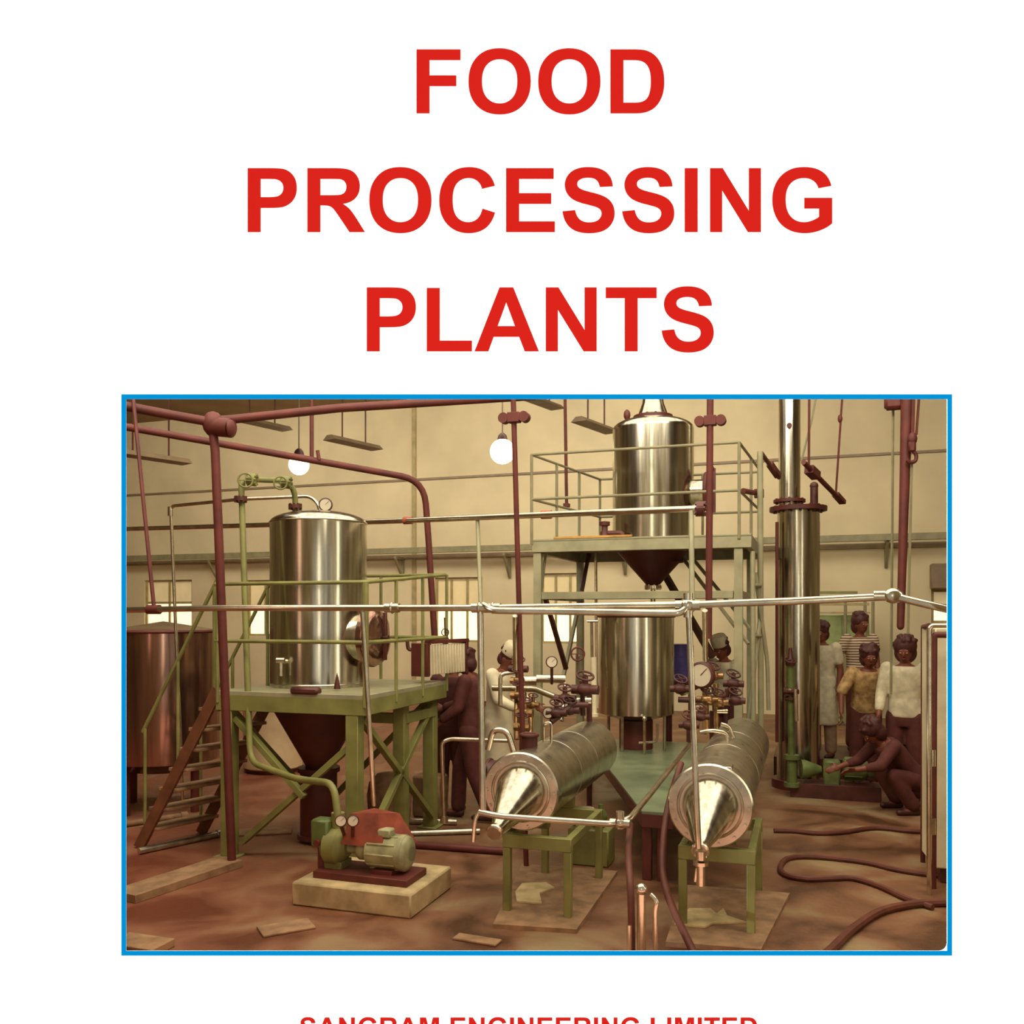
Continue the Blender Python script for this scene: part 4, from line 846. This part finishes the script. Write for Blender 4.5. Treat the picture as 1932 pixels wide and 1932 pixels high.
m = MB(); m.tube([P(1041,1260,8.1), P(1041,1290,8.2)], 0.014, seg=8); build(m, 'gauge_stem', 'dark', vl)
hw = handwheel(P(1090,1234,8.3), (0.05,-1,0.05), 0.062, vl, 'control_wheel', 'redpaint')
m = MB(); m.tube([P(1090,1236,8.35), P(1090,1300,8.5)], 0.02, seg=8); build(m, 'stand_post', 'sagedk', vl)
for x in (985, 1112):
    m = MB(); q = XY(x, 7.9 if x < 1000 else 8.0); m.tube([q, q+Z*1.35], 0.025, seg=8); build(m, 'stand_post', 'dark', vl)
tp([(972,1162,7.0),(973,1262,7.3)], 0.022, 'riser_pipe', 'pipe')
# right cluster
vr = thing('valve_manifold', 'cluster of dark valves and a big round gauge right of the lower tank', 'valve cluster', XY(1345, 7.6))
def tp2(pts, r, nm, mt, f=0.05):
    m = MB(); m.tube([P(*p) for p in pts], r, f, 10); return build(m, nm, mt, vr)
tp2([(1332,1385,7.6),(1331,1300,7.6)], 0.028, 'riser_pipe', 'brass'); tp2([(1352,1385,7.7),(1350,1290,7.7)], 0.024, 'riser_pipe', 'brass')
tp2([(1368,1385,7.8),(1372,1300,7.8)], 0.02, 'riser_pipe', 'dark'); tp2([(1280,1320,7.8),(1340,1322,7.7),(1398,1325,7.8)], 0.026, 'header_pipe', 'dark')
tp2([(1300,1400,7.4),(1300,1360,7.4),(1318,1345,7.5)], 0.022, 'riser_pipe', 'dark'); tp2([(1282,1306,8.1),(1306,1306,8.0)], 0.02, 'header_pipe', 'pipe')
tp2([(1330,1152,6.9),(1331,1245,7.2)], 0.022, 'riser_pipe', 'pipe'); tp2([(1352,1342,7.5),(1372,1342,7.5)], 0.02, 'header_pipe', 'pipe'); tp2([(1382,1330,7.8),(1386,1285,7.8)], 0.03, 'header_pipe', 'dark')
for (x,y,d,R) in ((1346,1275,7.6,0.055),(1335,1320,7.5,0.06),(1356,1325,7.5,0.055),(1384,1290,7.8,0.06),(1388,1322,7.7,0.055),(1300,1368,7.3,0.055),(1284,1300,7.8,0.06),(1322,1352,7.4,0.05)):
    m = MB(); c = P(x,y,d); m.ball(c, R*0.9, (1.2,1,0.9)); m.cyl(c, c+Z*R*1.5, R*0.35, 10); m.cyl(c-U*R*1.5,c+U*R*1.5,R*0.5,12); vb = build(m, 'iron_valve', 'brass' if x in (1346,1356,1335) else 'dark', vr)
    handwheel(c+Z*R*1.5, (0.2,-0.6,1), R, vb)
gauge(P(1322,1274,7.45), (-0.75,-0.9,0.0), 0.115, vr)
m = MB(); m.tube([P(1326,1274,7.5), P(1345,1275,7.6)], 0.02, seg=8); build(m, 'gauge_stem', 'brass', vr)
m = MB(); q = XY(1345, 7.8); m.tube([q, q+Z*1.2], 0.03, seg=8); build(m, 'stand_post', 'dark', vr)
tp2([(1360,1366,6.9),(1376,1370,6.9),(1384,1392,6.9)], 0.016, 'bent_pipe', 'pipe')
m = MB(); b0 = P(1283,1285,10.95); m.lathe([(0.15,0),(0.165,0.02),(0.165,0.44),(0.15,0.46),(0,0.46)], b0, Z, 28); m.torus(b0+Z*0.15, Z, 0.165, 0.008, 28, 6); m.torus(b0+Z*0.31, Z, 0.165, 0.008, 28, 6)
bl_ = single(m, 'blue_drum', 'blue', 'small blue plastic drum on a dark stool beside the lower tank', 'drum', b0)
m = MB(); bb = Vector((b0.x,b0.y,b0.z))
sl = thing('stool', 'dark stool under the small blue drum', 'stool', Vector((bb.x,bb.y,0)))
m.box(bb-Z*0.02, 0.34, 0.34, 0.04); build(m, 'seat', 'dark', sl)
for s in ((-1,-1),(1,-1),(-1,1),(1,1)):
    m = MB(); q = bb+U*0.14*s[0]+V*0.14*s[1]; m.boxb(Vector((q.x,q.y,0)), 0.04, 0.04, bb.z-0.04); build(m, 'leg', 'dark', sl)

# ---------------- right edge cabinet and back wall things ----------------------
cb_ = thing('white_cabinet', 'cream cabinet with steel pipe frame at the right edge', 'cabinet', G(1775,1672))
cd = DU(1775, 0)*0+6.6
ca = XY(1764, 6.7); cdir = Vector((0.97,-0.25,0)); cn = Vector((0.25,0.97,0)); zt_ = EYE-25/FPX*6.6
m = MB(); m.box(ca+cdir*0.45+cn*0.25+Z*(zt_+0.12)/2, 0.9, 0.5, zt_-0.12, (cdir,cn,Z), 0.01); build(m, 'cabinet_body', 'white', cb_)
m = MB(); m.tube([XY(1753,6.45)-Z*0+Z*0.0, XY(1753,6.45,zt_+0.02), XY(1753,6.45,zt_+0.02)+cdir*0.9], 0.018, 0.04, 10); build(m, 'frame_pipe', 'pipe', cb_)
m = MB(); m.tube([XY(1760,6.6), XY(1762,6.6,zt_-0.05), XY(1762,6.6,zt_-0.05)+cdir*0.9], 0.025, 0.03, 10); m.tube([XY(1741,7.3), XY(1742,7.3,zt_+0.0), XY(1753,6.45,zt_+0.02)], 0.02, 0.02, 8); build(m, 'frame_pipe', 'hopper', cb_)
for z_ in (0.5, 1.0):
    m = MB(); q = XY(1757,6.47,z_); m.cyl(q-Z*0.06,q+Z*0.06,0.03,12); build(m, 'pipe_union', 'pipe', cb_)
m = MB(); m.boxb(ca+cdir*0.45+cn*0.25, 0.8, 0.4, 0.12, (cdir,cn,Z)); build(m, 'cabinet_foot', 'dark', cb_)
def wallbox(x0,x1,y0,y1,off,th,mt,name,label,cat):
    ua,zb_ = wuz(wp(x0,y0,off)); ub,za_ = wuz(wp(x1,y1,off)); m = MB(); wbox(m, ua, ub, za_, zb_, off, th, 0.02); return single(m, name, mt, label, cat, CW+WU*(ua+ub)/2+Z*za_-WV*off)
wallbox(1757,1840,1063,1110,0.25,0.25,'panelgrey','wall_duct_box','grey box on the back wall above the right-edge window','wall box')
# green cupboard behind the people
gc_ = thing('green_cupboard', 'light green cupboard against the back wall behind the people', 'cupboard', wp(1592,1215,0.8))
ua,zb_ = wuz(wp(1542,1160,1.0)); ub,za_ = wuz(wp(1640,1300,1.0)); m = MB(); wbox(m, ua, ub, 0, zb_, 1.0, 0.6, 0.02); build(m, 'cupboard_body', 'greenboard', gc_)
for k in range(2):
    m = MB(); w_ = (ub-ua)/2; wbox(m, ua+w_*k+0.03, ua+w_*(k+1)-0.03, 0.1, zb_-0.05, 1.02, 0.02, 0.005); dd_ = build(m, 'door', 'greenboard', gc_)
    m = MB(); wbox(m, ua+w_-0.1+0.16*k, ua+w_-0.06+0.16*k, zb_*0.5, zb_*0.5+0.15, 1.05, 0.03); build(m, 'handle', 'dark', dd_)
sh = thing('wall_shelf_frame', 'thin green shelf frame above the light green cupboard', 'shelf frame', wp(1592,1160,1.0))
for (y,xa,xb) in ((1118,1545,1618),(1140,1545,1640),(1156,1545,1642)):
    m = MB(); m.bar(wp(xa,y,1.2), wp(xb,y,1.2), 0.05, 0.05 if y<1150 else 0.03); build(m, 'shelf_board', 'green' if y == 1118 else 'wframe', sh)
for x in (1632, 1647, 1595):
    m = MB(); m.tube([wp(x,1135,1.2), Vector((wp(x,1135,1.2).x, wp(x,1135,1.2).y, 0))], 0.03, seg=8); build(m, 'post', 'sagedk', sh)

# ---------------- floor things --------------------------------------------------
def hose(pts, r, label, mt='hose'):
    ps = [G(x,y,r) for x,y in pts]
    out = []
    for i in range(len(ps)-1):          # Catmull-Rom through the points
        a, b, c, d = ps[max(i-1,0)], ps[i], ps[i+1], ps[min(i+2,len(ps)-1)]
        for k in range(6):
            t = k/6; out.append(0.5*((2*b)+(c-a)*t+(2*a-5*b+4*c-d)*t*t+(3*b-a-3*c+d)*t**3))
    out.append(ps[-1]); m = MB(); m.tube(out, r, seg=8); return single(m, 'floor_hose', mt, label, 'hose', ps[0])
hose([(1800,1655),(1740,1648),(1690,1640),(1640,1628),(1580,1620),(1520,1616),(1485,1620),(1472,1636),(1482,1650),(1520,1658),(1570,1657),(1610,1657),(1660,1672),(1710,1695),(1760,1712)], 0.022, 'dark hose lying in a long loop on the right floor')
hose([(1460,1567),(1500,1568),(1540,1572),(1590,1570),(1650,1562),(1720,1568),(1790,1570)], 0.022, 'dark hose lying nearly straight behind the looped one')
hose([(1540,1815),(1570,1790),(1610,1752),(1660,1720),(1720,1706),(1790,1702)], 0.028, 'dark hose curving to the lower right corner')
m = MB(); a0 = [P(1190,1556,5.6), P(1184,1600,5.2), P(1190,1680,4.9), P(1192,1760,4.9), XY(1192,4.9,0.02)]; m.tube(a0, 0.02, 0.2, 10); single(m, 'hanging_hose', 'hose', 'dark red hose hanging from the low bent pipe to the floor', 'hose', a0[-1])
m = MB(); a0 = [P(1285,1440,6.6), P(1256,1530,6.2), P(1248,1640,5.9), P(1262,1700,5.6), XY(1310,5.25,0.03)]; m.tube(a0, 0.024, 0.3, 10); single(m, 'hanging_hose', 'hose', 'dark hose drooping beside the right-hand lying cylinder to the floor', 'hose', a0[-1])
pfit = thing('pipe_stub_group', 'pair of bright steel pipe stubs standing at the lower edge', 'pipe stub', XY(1215, 4.85))
m = MB(); m.tube([XY(1211,4.85), P(1210,1682,4.85)], 0.024, seg=12); m.ball(P(1210,1678,4.85), 0.034, sub=3); build(m, 'stub', 'pipe', pfit)
m = MB(); m.tube([XY(1238,4.8), P(1236,1720,4.8), P(1240,1700,4.8), P(1228,1688,4.83)], 0.014, 0.03, 10); build(m, 'stub', 'pipe', pfit)
m = MB(); m.tube([XY(1187,4.8), P(1187,1745,4.8)], 0.014, seg=10); build(m, 'stub', 'pipe', pfit)
m = MB(); ka, kb = G(232,1700), G(436,1632); m.bar(ka+Z*0.03, kb+Z*0.03, 0.26, 0.06); single(m, 'floor_kerb', 'kerb', 'pale low concrete kerb on the floor at the lower left', 'kerb', (ka+kb)/2)
m = MB(); q = G(265,1790); m.boxb(q, 0.35, 0.2, 0.05); single(m, 'floor_block', 'kerb', 'flat pale block at the lower left corner of the picture', 'block', q)
for (x,y,w,h,a,lb) in ((540,1752,0.34,0.20,0.5,'pale flat board scrap on the floor in front of the concrete block'),(500,1570,0.5,0.25,0.2,'pale board leaning low behind the left platform leg'),(900,1775,0.3,0.1,-0.4,'thin pale scrap on the floor left of the low pad')):
    m = MB(); q = G(x,y); m.boxb(q, w, h, 0.015, (Vector((math.cos(a),math.sin(a),0)),Vector((-math.sin(a),math.cos(a),0)),Z)); single(m, 'board_scrap', 'kerb', lb, 'scrap', q)
# round pale pot and bits beneath the platform
m = MB(); q = XY(735,8.6); m.lathe([(0.16,0),(0.2,0.03),(0.22,0.3),(0.2,0.42),(0.12,0.5),(0,0.52)], q, seg=28); single(m, 'round_keg', 'kerb', 'pale round keg on the floor beneath the left platform', 'keg', q)
m = MB(); q = XY(812,9.0); m.boxb(q, 0.3, 0.25, 0.42, bev=0.02); single(m, 'carton', 'kerb', 'pale box on the floor behind the right brace of the left platform', 'box', q)
# ---------------- people --------------------------------------------------------
def cap_(b, p, q, r1, r2):
    p = Vector(p); q = Vector(q); a = q-p
    mm = MB(); mm.ball(p, r1); mm.ball(q, r2)
    if a.length > 1e-4: mm.lathe([(r1,0),(r2,a.length)], p, a, 14)
    b._add(mm)
def _add(self, other):
    me = bpy.data.meshes.new('tmp'); other.bm.to_mesh(me); other.bm.free(); self.bm.from_mesh(me); bpy.data.meshes.remove(me)
MB._add = _add
def fuse(mb, voxel, smooth_it=4):
    me = bpy.data.meshes.new('tmp'); bmesh.ops.recalc_face_normals(mb.bm, faces=mb.bm.faces[:]); mb.bm.to_mesh(me); mb.bm.free()
    o = bpy.data.objects.new('tmp', me); COL.objects.link(o)
    r = o.modifiers.new('r', 'REMESH'); r.mode = 'VOXEL'; r.voxel_size = voxel
    s = o.modifiers.new('s', 'SMOOTH'); s.iterations = smooth_it; s.factor = 0.5
    bpy.context.view_layer.update()
    m2 = bpy.data.meshes.new_from_object(o.evaluated_get(bpy.context.evaluated_depsgraph_get()))
    bpy.data.objects.remove(o); bpy.data.meshes.remove(me)
    out = MB(); out.bm.from_mesh(m2); bpy.data.meshes.remove(m2); return out
def person(base, yaw, label, shirt, trous, scale=1.0, lean=0.0, head=(0,0), arms=None, legs=None, drop=0.0, sleeve=0.55, hairr=0.03, capm=None, coat=False, hidden_face=False, group=None):
    """local: x right hand side of figure, -y forward, z up; lean bends the trunk forward (deg)"""
    R0 = Matrix.Rotation(yaw, 4, 'Z'); base = Vector(base)
    hip = Vector((0,0,0.92-drop)); Rl = Matrix.Rotation(math.radians(lean), 4, 'X')
    def up(p): p = Vector(p); return hip + (Rl @ (p-Vector((0,0,0.92))))
    def w(p): return base + (R0 @ (Vector(p)*scale))
    J = {}
    for s, k in ((-1,'l'),(1,'r')):
        J['sh'+k] = up((s*0.175,0.0,1.40))
        ar = (arms or {}).get(k)
        if ar: J['el'+k] = J['sh'+k]+Vector(ar[0]); J['wr'+k] = J['el'+k]+Vector(ar[1])
        else: J['el'+k] = J['sh'+k]+Vector((s*0.05,0.02,-0.28)); J['wr'+k] = J['el'+k]+Vector((0,-0.06,-0.24))
        lg = (legs or {}).get(k)
        J['hp'+k] = hip+Vector((s*0.09,0,-0.02))
        if lg: J['kn'+k] = J['hp'+k]+Vector(lg[0]); J['an'+k] = J['kn'+k]+Vector(lg[1])
        else: J['kn'+k] = J['hp'+k]+Vector((s*0.01,-0.015,-0.42)); J['an'+k] = Vector((s*0.10,0.02,0.08))
    neck = up((0,0.01,1.44)); Rh = Matrix.Rotation(math.radians(head[1]),4,'Z') @ Matrix.Rotation(math.radians(lean+head[0]),4,'X')
    hc = up((0,0.0,1.50)) + Rh @ Vector((0,-0.02,0.09))
    hax = tuple((R0 @ (Rh @ Vector(v))).to_3d() for v in ((1,0,0),(0,1,0),(0,0,1)))
    def hp(p): return w(hc + Rh @ Vector(p))
    def torso(mb, g=0.0, zlo=0.86, zhi=1.45):
        rings = []
        for z, rx, ry in ((zlo-0.02,0.10,0.07),(zlo,0.150,0.105),(0.98,0.150,0.105),(1.10,0.140,0.098),(1.25,0.162,0.110),(1.36,0.172,0.105),(1.42,0.12,0.085),(zhi,0.06,0.055)):
            if z > zhi+0.001: continue
            rings.append([w(up((math.cos(2*PI*k/20)*(rx+g), math.sin(2*PI*k/20)*(ry+g), z))) for k in range(20)])
        mb.loft(rings)
    sc = scale
    # body: one continuous surface
    b = MB(); torso(b)
    cap_(b, w(neck-Vector((0,0,0.03))), w(hc-Vector((0,0,0.02))), 0.055*sc, 0.05*sc)
    b.ball(w(hc), 1.0, (0.074*sc,0.092*sc,0.112*sc), hax, 3); b.ball(hp((0,-0.030,-0.060)), 1.0, (0.052*sc,0.055*sc,0.055*sc), hax)
    b.ball(hp((0,-0.097,-0.018)), 1.0, (0.014*sc,0.018*sc,0.028*sc), hax)
    for s in (-1,1): b.ball(hp((s*0.074,0.0,-0.01)), 1.0, (0.012*sc,0.022*sc,0.032*sc), hax); b.ball(hp((s*0.03,-0.082,0.018)), 1.0, (0.022*sc,0.012*sc,0.010*sc), hax)
    for k in 'lr':
        cap_(b, w(J['sh'+k]), w(J['el'+k]), 0.052*sc, 0.042*sc); cap_(b, w(J['el'+k]), w(J['wr'+k]), 0.042*sc, 0.028*sc)
        cap_(b, w(J['hp'+k]), w(J['kn'+k]), 0.085*sc, 0.058*sc); cap_(b, w(J['kn'+k]), w(J['an'+k]), 0.056*sc, 0.038*sc)
        cap_(b, w(J['an'+k]-Vector((0,0,0.03))), w(J['an'+k]+Vector((0,-0.15,-0.05))), 0.036*sc, 0.028*sc)
        s = -1 if k == 'l' else 1
        fd = (J['wr'+k]-J['el'+k]).normalized(); sd = Vector((0,-1,0)) - fd*fd.dot(Vector((0,-1,0)))
        sd = sd.normalized() if sd.length > 0.1 else Vector((0,0,1)); nrm = fd.cross(sd)*(-s)
        pc = J['wr'+k]+fd*0.05; b.ball(w(pc), 1.0, (0.018*sc,0.040*sc,0.052*sc), tuple((R0 @ v).to_3d() for v in (nrm, sd, fd)))
        for i, ln in enumerate((0.070,0.078,0.072,0.056)):
            r_ = pc+fd*0.042+sd*(0.027-0.018*i); m1 = r_+fd*ln*0.55+nrm*0.006; m2_ = m1+fd*ln*0.42+nrm*0.022
            cap_(b, w(r_), w(m1), 0.0088*sc, 0.0082*sc); cap_(b, w(m1), w(m2_), 0.0082*sc, 0.0075*sc)
        r_ = pc+sd*0.034-fd*0.015; m1 = r_+sd*0.024+fd*0.03; cap_(b, w(r_), w(m1), 0.011*sc, 0.009*sc); cap_(b, w(m1), w(m1+fd*0.028), 0.009*sc, 0.008*sc)
    t = build(fuse(b, 0.0085, 2), 'person', 'skin', None, base, 180)
    t['label'] = label; t['category'] = 'person'
    if group: t['group'] = group
    # trousers
    b = MB()
    rings = [[w(hip+Vector((math.cos(2*PI*k/20)*rx, math.sin(2*PI*k/20)*ry, z))) for k in range(20)] for z, rx, ry in ((-0.12,0.15,0.11),(-0.04,0.172,0.125),(0.06,0.165,0.118),(0.10,0.160,0.112))]
    b.loft(rings)
    for k in 'lr':
        cap_(b, w(J['hp'+k]), w(J['kn'+k]), 0.104*sc, 0.082*sc); cap_(b, w(J['kn'+k]), w(J['an'+k]+(J['kn'+k]-J['an'+k])*0.08), 0.080*sc, 0.074*sc)
    build(fuse(b, 0.014, 3), 'trousers', trous, t, 180)
    # shirt or coat
    b = MB(); torso(b, 0.022, 0.90 if not coat else 0.86, 1.43)
    if coat:
        rings = [[w(hip+Vector((math.cos(2*PI*k/20)*rx, math.sin(2*PI*k/20)*ry-0.01, z))) for k in range(20)] for z, rx, ry in ((-0.50,0.20,0.17),(-0.3,0.195,0.16),(-0.1,0.19,0.145),(0.1,0.175,0.13))]
        b.loft(rings)
    for k in 'lr':
        if sleeve > 1:
            cap_(b, w(J['sh'+k]), w(J['el'+k]), 0.074*sc, 0.060*sc); cap_(b, w(J['el'+k]), w(J['el'+k]+(J['wr'+k]-J['el'+k])*(sleeve-1)), 0.060*sc, 0.048*sc)
        else: cap_(b, w(J['sh'+k]), w(J['sh'+k]+(J['el'+k]-J['sh'+k])*sleeve), 0.074*sc, 0.068*sc)
    build(fuse(b, 0.014, 3), 'coat' if coat else 'shirt', shirt, t, 180)
    # shoes
    for k in 'lr':
        b = MB(); a_ = J['an'+k]; cap_(b, w(a_+Vector((0,0.03,-0.045))), w(a_+Vector((0,-0.16,-0.05))), 0.040*sc, 0.032*sc)
        build(fuse(b, 0.012, 2), 'shoe', 'shoe', t, 180)
    # hair
    b = MB(); hr = 1+hairr/0.09
    ry_ = 0.094*(1+(hr-1)*0.5); b.ball(hp((0,ry_-0.086,0.048)), 1.0, (0.081*(1+(hr-1)*0.8)*sc,ry_*sc,0.092*(1+(hr-1)*0.5)*sc), hax, 3); b.ball(hp((0,0.05,-0.03)), 1.0, (0.072*hr*sc,0.06*hr*sc,0.075*hr*sc), hax, 3)
    for k in range(26):
        a_ = random.uniform(0,2*PI); e_ = random.uniform(0.1,1.3); b.ball(hp((math.cos(a_)*math.cos(e_)*0.078*(1+(hr-1)*0.8), ry_-0.084+math.sin(a_)*math.cos(e_)*ry_*0.95, 0.060+math.sin(e_)*0.082*(1+(hr-1)*0.5))), 0.024*sc)
    build(fuse(b, 0.010, 2), 'hair', 'hair', t, 180)
    if capm:
        b = MB(); b.lathe([(0.092*sc,0.0),(0.098*sc,0.01),(0.098*sc,0.10*sc),(0.085*sc,0.125*sc),(0,0.13*sc)], hp((0,0.01,0.045)), hax[2], 28)
        build(b, 'cap', capm, t)
    if not hidden_face:
        for s in (-1,1):
            b = MB(); b.ball(hp((s*0.030,-0.0845,0.002)), 1.0, (0.013*sc,0.006*sc,0.007*sc), hax); build(b, 'eye', 'eye', t)
        b = MB(); b.ball(hp((0,-0.088,-0.062)), 1.0, (0.024*sc,0.008*sc,0.008*sc), hax); build(b, 'mouth', 'lip', t)
    return t
# plinth where the onlookers at the back stand
pq0 = XY(1590, 11.6); m = MB(); m.boxb(pq0, 1.7, 1.3, 0.24); single(m, 'low_step', 'dark', 'dark low step on which two onlookers stand behind the pump row', 'step', pq0)
STEP = 0.24
person(XY(1552, 11.2, STEP), -0.7, 'person in pale smock standing close to the right of the tall column', 'shirtw', 'grey_cloth', 1.0, 3, (8,0), sleeve=0.6, coat=True, hairr=0.025)
person(XY(1622, 11.7, STEP), 0.15, 'person in horizontally striped shirt standing at the back', 'striped', 'trous', 1.06, 0, (0,10), sleeve=0.5, hairr=0.03,
       arms={'l':((-0.12,0.03,-0.24),(0.05,-0.05,-0.22)), 'r':((0.05,0,-0.26),(0,-0.06,-0.22))})
person(XY(1632, 10.5), -0.15, 'person in patterned beige shirt bending forward with one arm lowered', 'shirtb', 'trous', 1.0, 18, (-8,0), sleeve=0.9, hairr=0.04,
       arms={'l':((-0.14,-0.06,-0.24),(-0.02,-0.10,-0.22)), 'r':((0.16,-0.10,-0.20),(-0.05,-0.20,-0.08))})
person(XY(1708, 9.6), -0.55, 'person in white long-sleeved shirt and dark trousers standing near right edge', 'shirtw', 'trous', 1.045, 0, (12,0), sleeve=1.7, hairr=0.05,
       arms={'l':((-0.05,-0.06,-0.27),(0.0,-0.16,-0.20)), 'r':((0.04,0.0,-0.28),(0,-0.06,-0.25))})
person(XY(1726, 9.2), -1.5, 'person in dark clothes crouching beside the green motor', 'trous', 'trous', 1.0, 42, (0,0), sleeve=1.5, hairr=0.045, drop=0.58,
       legs={'l':((-0.08,-0.30,0.10),(0.0,0.20,-0.34)), 'r':((0.10,-0.33,0.08),(0.0,0.22,-0.32))}, arms={'l':((-0.08,-0.16,-0.2),(0.03,-0.22,-0.06)), 'r':((0.08,-0.18,-0.18),(-0.05,-0.22,-0.04))})
person(XY(850, 9.15), 2.9, 'person in dark overalls seen from behind, left of the two dark figures', 'trous', 'trous', 0.98, 8, (15,-20), sleeve=1.9, hairr=0.025, hidden_face=True,
       arms={'l':((-0.04,-0.08,-0.26),(0.0,-0.22,-0.02)), 'r':((0.04,-0.08,-0.26),(0.0,-0.2,0.05))})
person(XY(889, 8.8), -1.75, 'person in dark clothes with legs apart, right of the two dark figures', 'trous', 'trous', 1.0, 3, (10,0), sleeve=1.9, hairr=0.02, hidden_face=True,
       legs={'l':((-0.01,-0.14,-0.40),(0.0,-0.02,-0.41)), 'r':((0.01,0.05,-0.41),(0.0,0.16,-0.39))}, arms={'l':((-0.04,-0.1,-0.25),(0.02,-0.2,-0.05)), 'r':((0.04,-0.06,-0.26),(0.0,-0.16,-0.12))})
person(XY(938, 9.4), 0.95, 'person in cream overall and white cap bowing the head over the valves', 'coat', 'coat', 1.02, 8, (25,0), sleeve=1.85, hairr=0.008, capm='white', coat=True,
       arms={'l':((-0.03,-0.1,-0.25),(0.03,-0.2,-0.08)), 'r':((0.03,-0.1,-0.25),(-0.03,-0.2,-0.08))})
person(XY(1372, 10.8), -0.9, 'person in white shirt and pale cap behind the big round gauge', 'shirtw', 'trous', 1.04, 6, (20,0), sleeve=0.8, hairr=0.02, capm='shirtw',
       arms={'l':((-0.05,-0.12,-0.24),(0.0,-0.22,-0.06)), 'r':((0.05,-0.1,-0.24),(0,-0.2,-0.1))})
# ---------------- light ----------------------------------------------------------
w_ = bpy.data.worlds.new('ambient_fill'); S.world = w_; w_.use_nodes = True
bg = w_.node_tree.nodes['Background']; bg.inputs['Color'].default_value = (1.0,0.93,0.80,1); bg.inputs['Strength'].default_value = 0.42  # even ambient fill for page and hall, no room stands there
def area(name, loc, target, sx, sy, power, col):
    l = bpy.data.lights.new(name, 'AREA'); l.shape = 'RECTANGLE'; l.size = sx; l.size_y = sy; l.energy = power; l.color = col
    o = bpy.data.objects.new(name, l); COL.objects.link(o); o.location = loc
    o.rotation_euler = (Vector(target)-Vector(loc)).to_track_quat('-Z','Y').to_euler(); return o
WARM = (1.0,0.92,0.76)
def sun(name, dirv, power):
    l = bpy.data.lights.new(name, 'SUN'); l.energy = power; l.angle = 0.02
    o = bpy.data.objects.new(name, l); COL.objects.link(o); o.location = (-8,-4,8); o.rotation_euler = Vector(dirv).to_track_quat('-Z','Y').to_euler(); return o
gz = math.radians(7.0)
sun('page_fill_sun', (math.cos(gz), math.sin(gz), -0.10), 18.5)  # added grazing sun, there only to whiten the page
area('hall_fill', (0.3, 15.0, 6.7), (0.8, 20.0, 3.0), 7, 1.2, 230, WARM)  # this and the next two: unseen lamps added to brighten the back wall
area('hall_fill', (-6.8, 16.0, 6.7), (-7.4, 22.0, 3.4), 6, 1.2, 220, WARM)
area('hall_fill', (6.2, 11.5, 6.7), (7.2, 17.5, 3.4), 5, 1.2, 105, WARM)
area('hall_fill', (0.0, 8.5, 7.0), (0.0, 8.5, 0.0), 10, 6, 390, WARM)  # added overhead fill, no such panel hangs in the hall
area('front_fill', (0.0, 4.7, 6.3), (0.0, 11.0, 1.5), 10, 1.2, 420, (1.0,0.90,0.74))
area('tank_stripe_fill', (0.25, 4.0, 4.4), (0.25, 9.0, 4.4), 0.35, 2.4, 14, (1.0,0.92,0.70))  # unseen strip added to be mirrored as a stripe in the upper tank
area('side_fill', (3.75, 4.35, 2.3), (-2.5, 9.0, 1.8), 0.3, 3.0, 22, (1.0,0.90,0.70))  # unseen strip added to light the cabinet and streak the steel
area('side_fill', (-3.9, 4.35, 2.7), (1.0, 9.0, 2.0), 0.2, 2.4, 5, (1.0,0.62,0.48))  # weaker reddish counterpart, also added and unseen
area('sill_fill', (0.0, 4.2, 0.26), (0.0, 9.0, 0.5), 4.5, 0.3, 6.5, (1.0,0.50,0.36))  # added unseen red strip that lifts the dark lower parts
area('front_lamp', (0.3, -0.8, 2.4), (0.3, 9.0, 2.4), 0.4, 2.8, 20, (1.0,0.92,0.72))
S.view_settings.view_transform = 'Standard'; S.view_settings.look = 'None'; S.view_settings.exposure = 0; S.view_settings.gamma = 1
S.cycles.use_denoising = True; S.cycles.caustics_reflective = False; S.cycles.caustics_refractive = False
S.cycles.max_bounces = 8
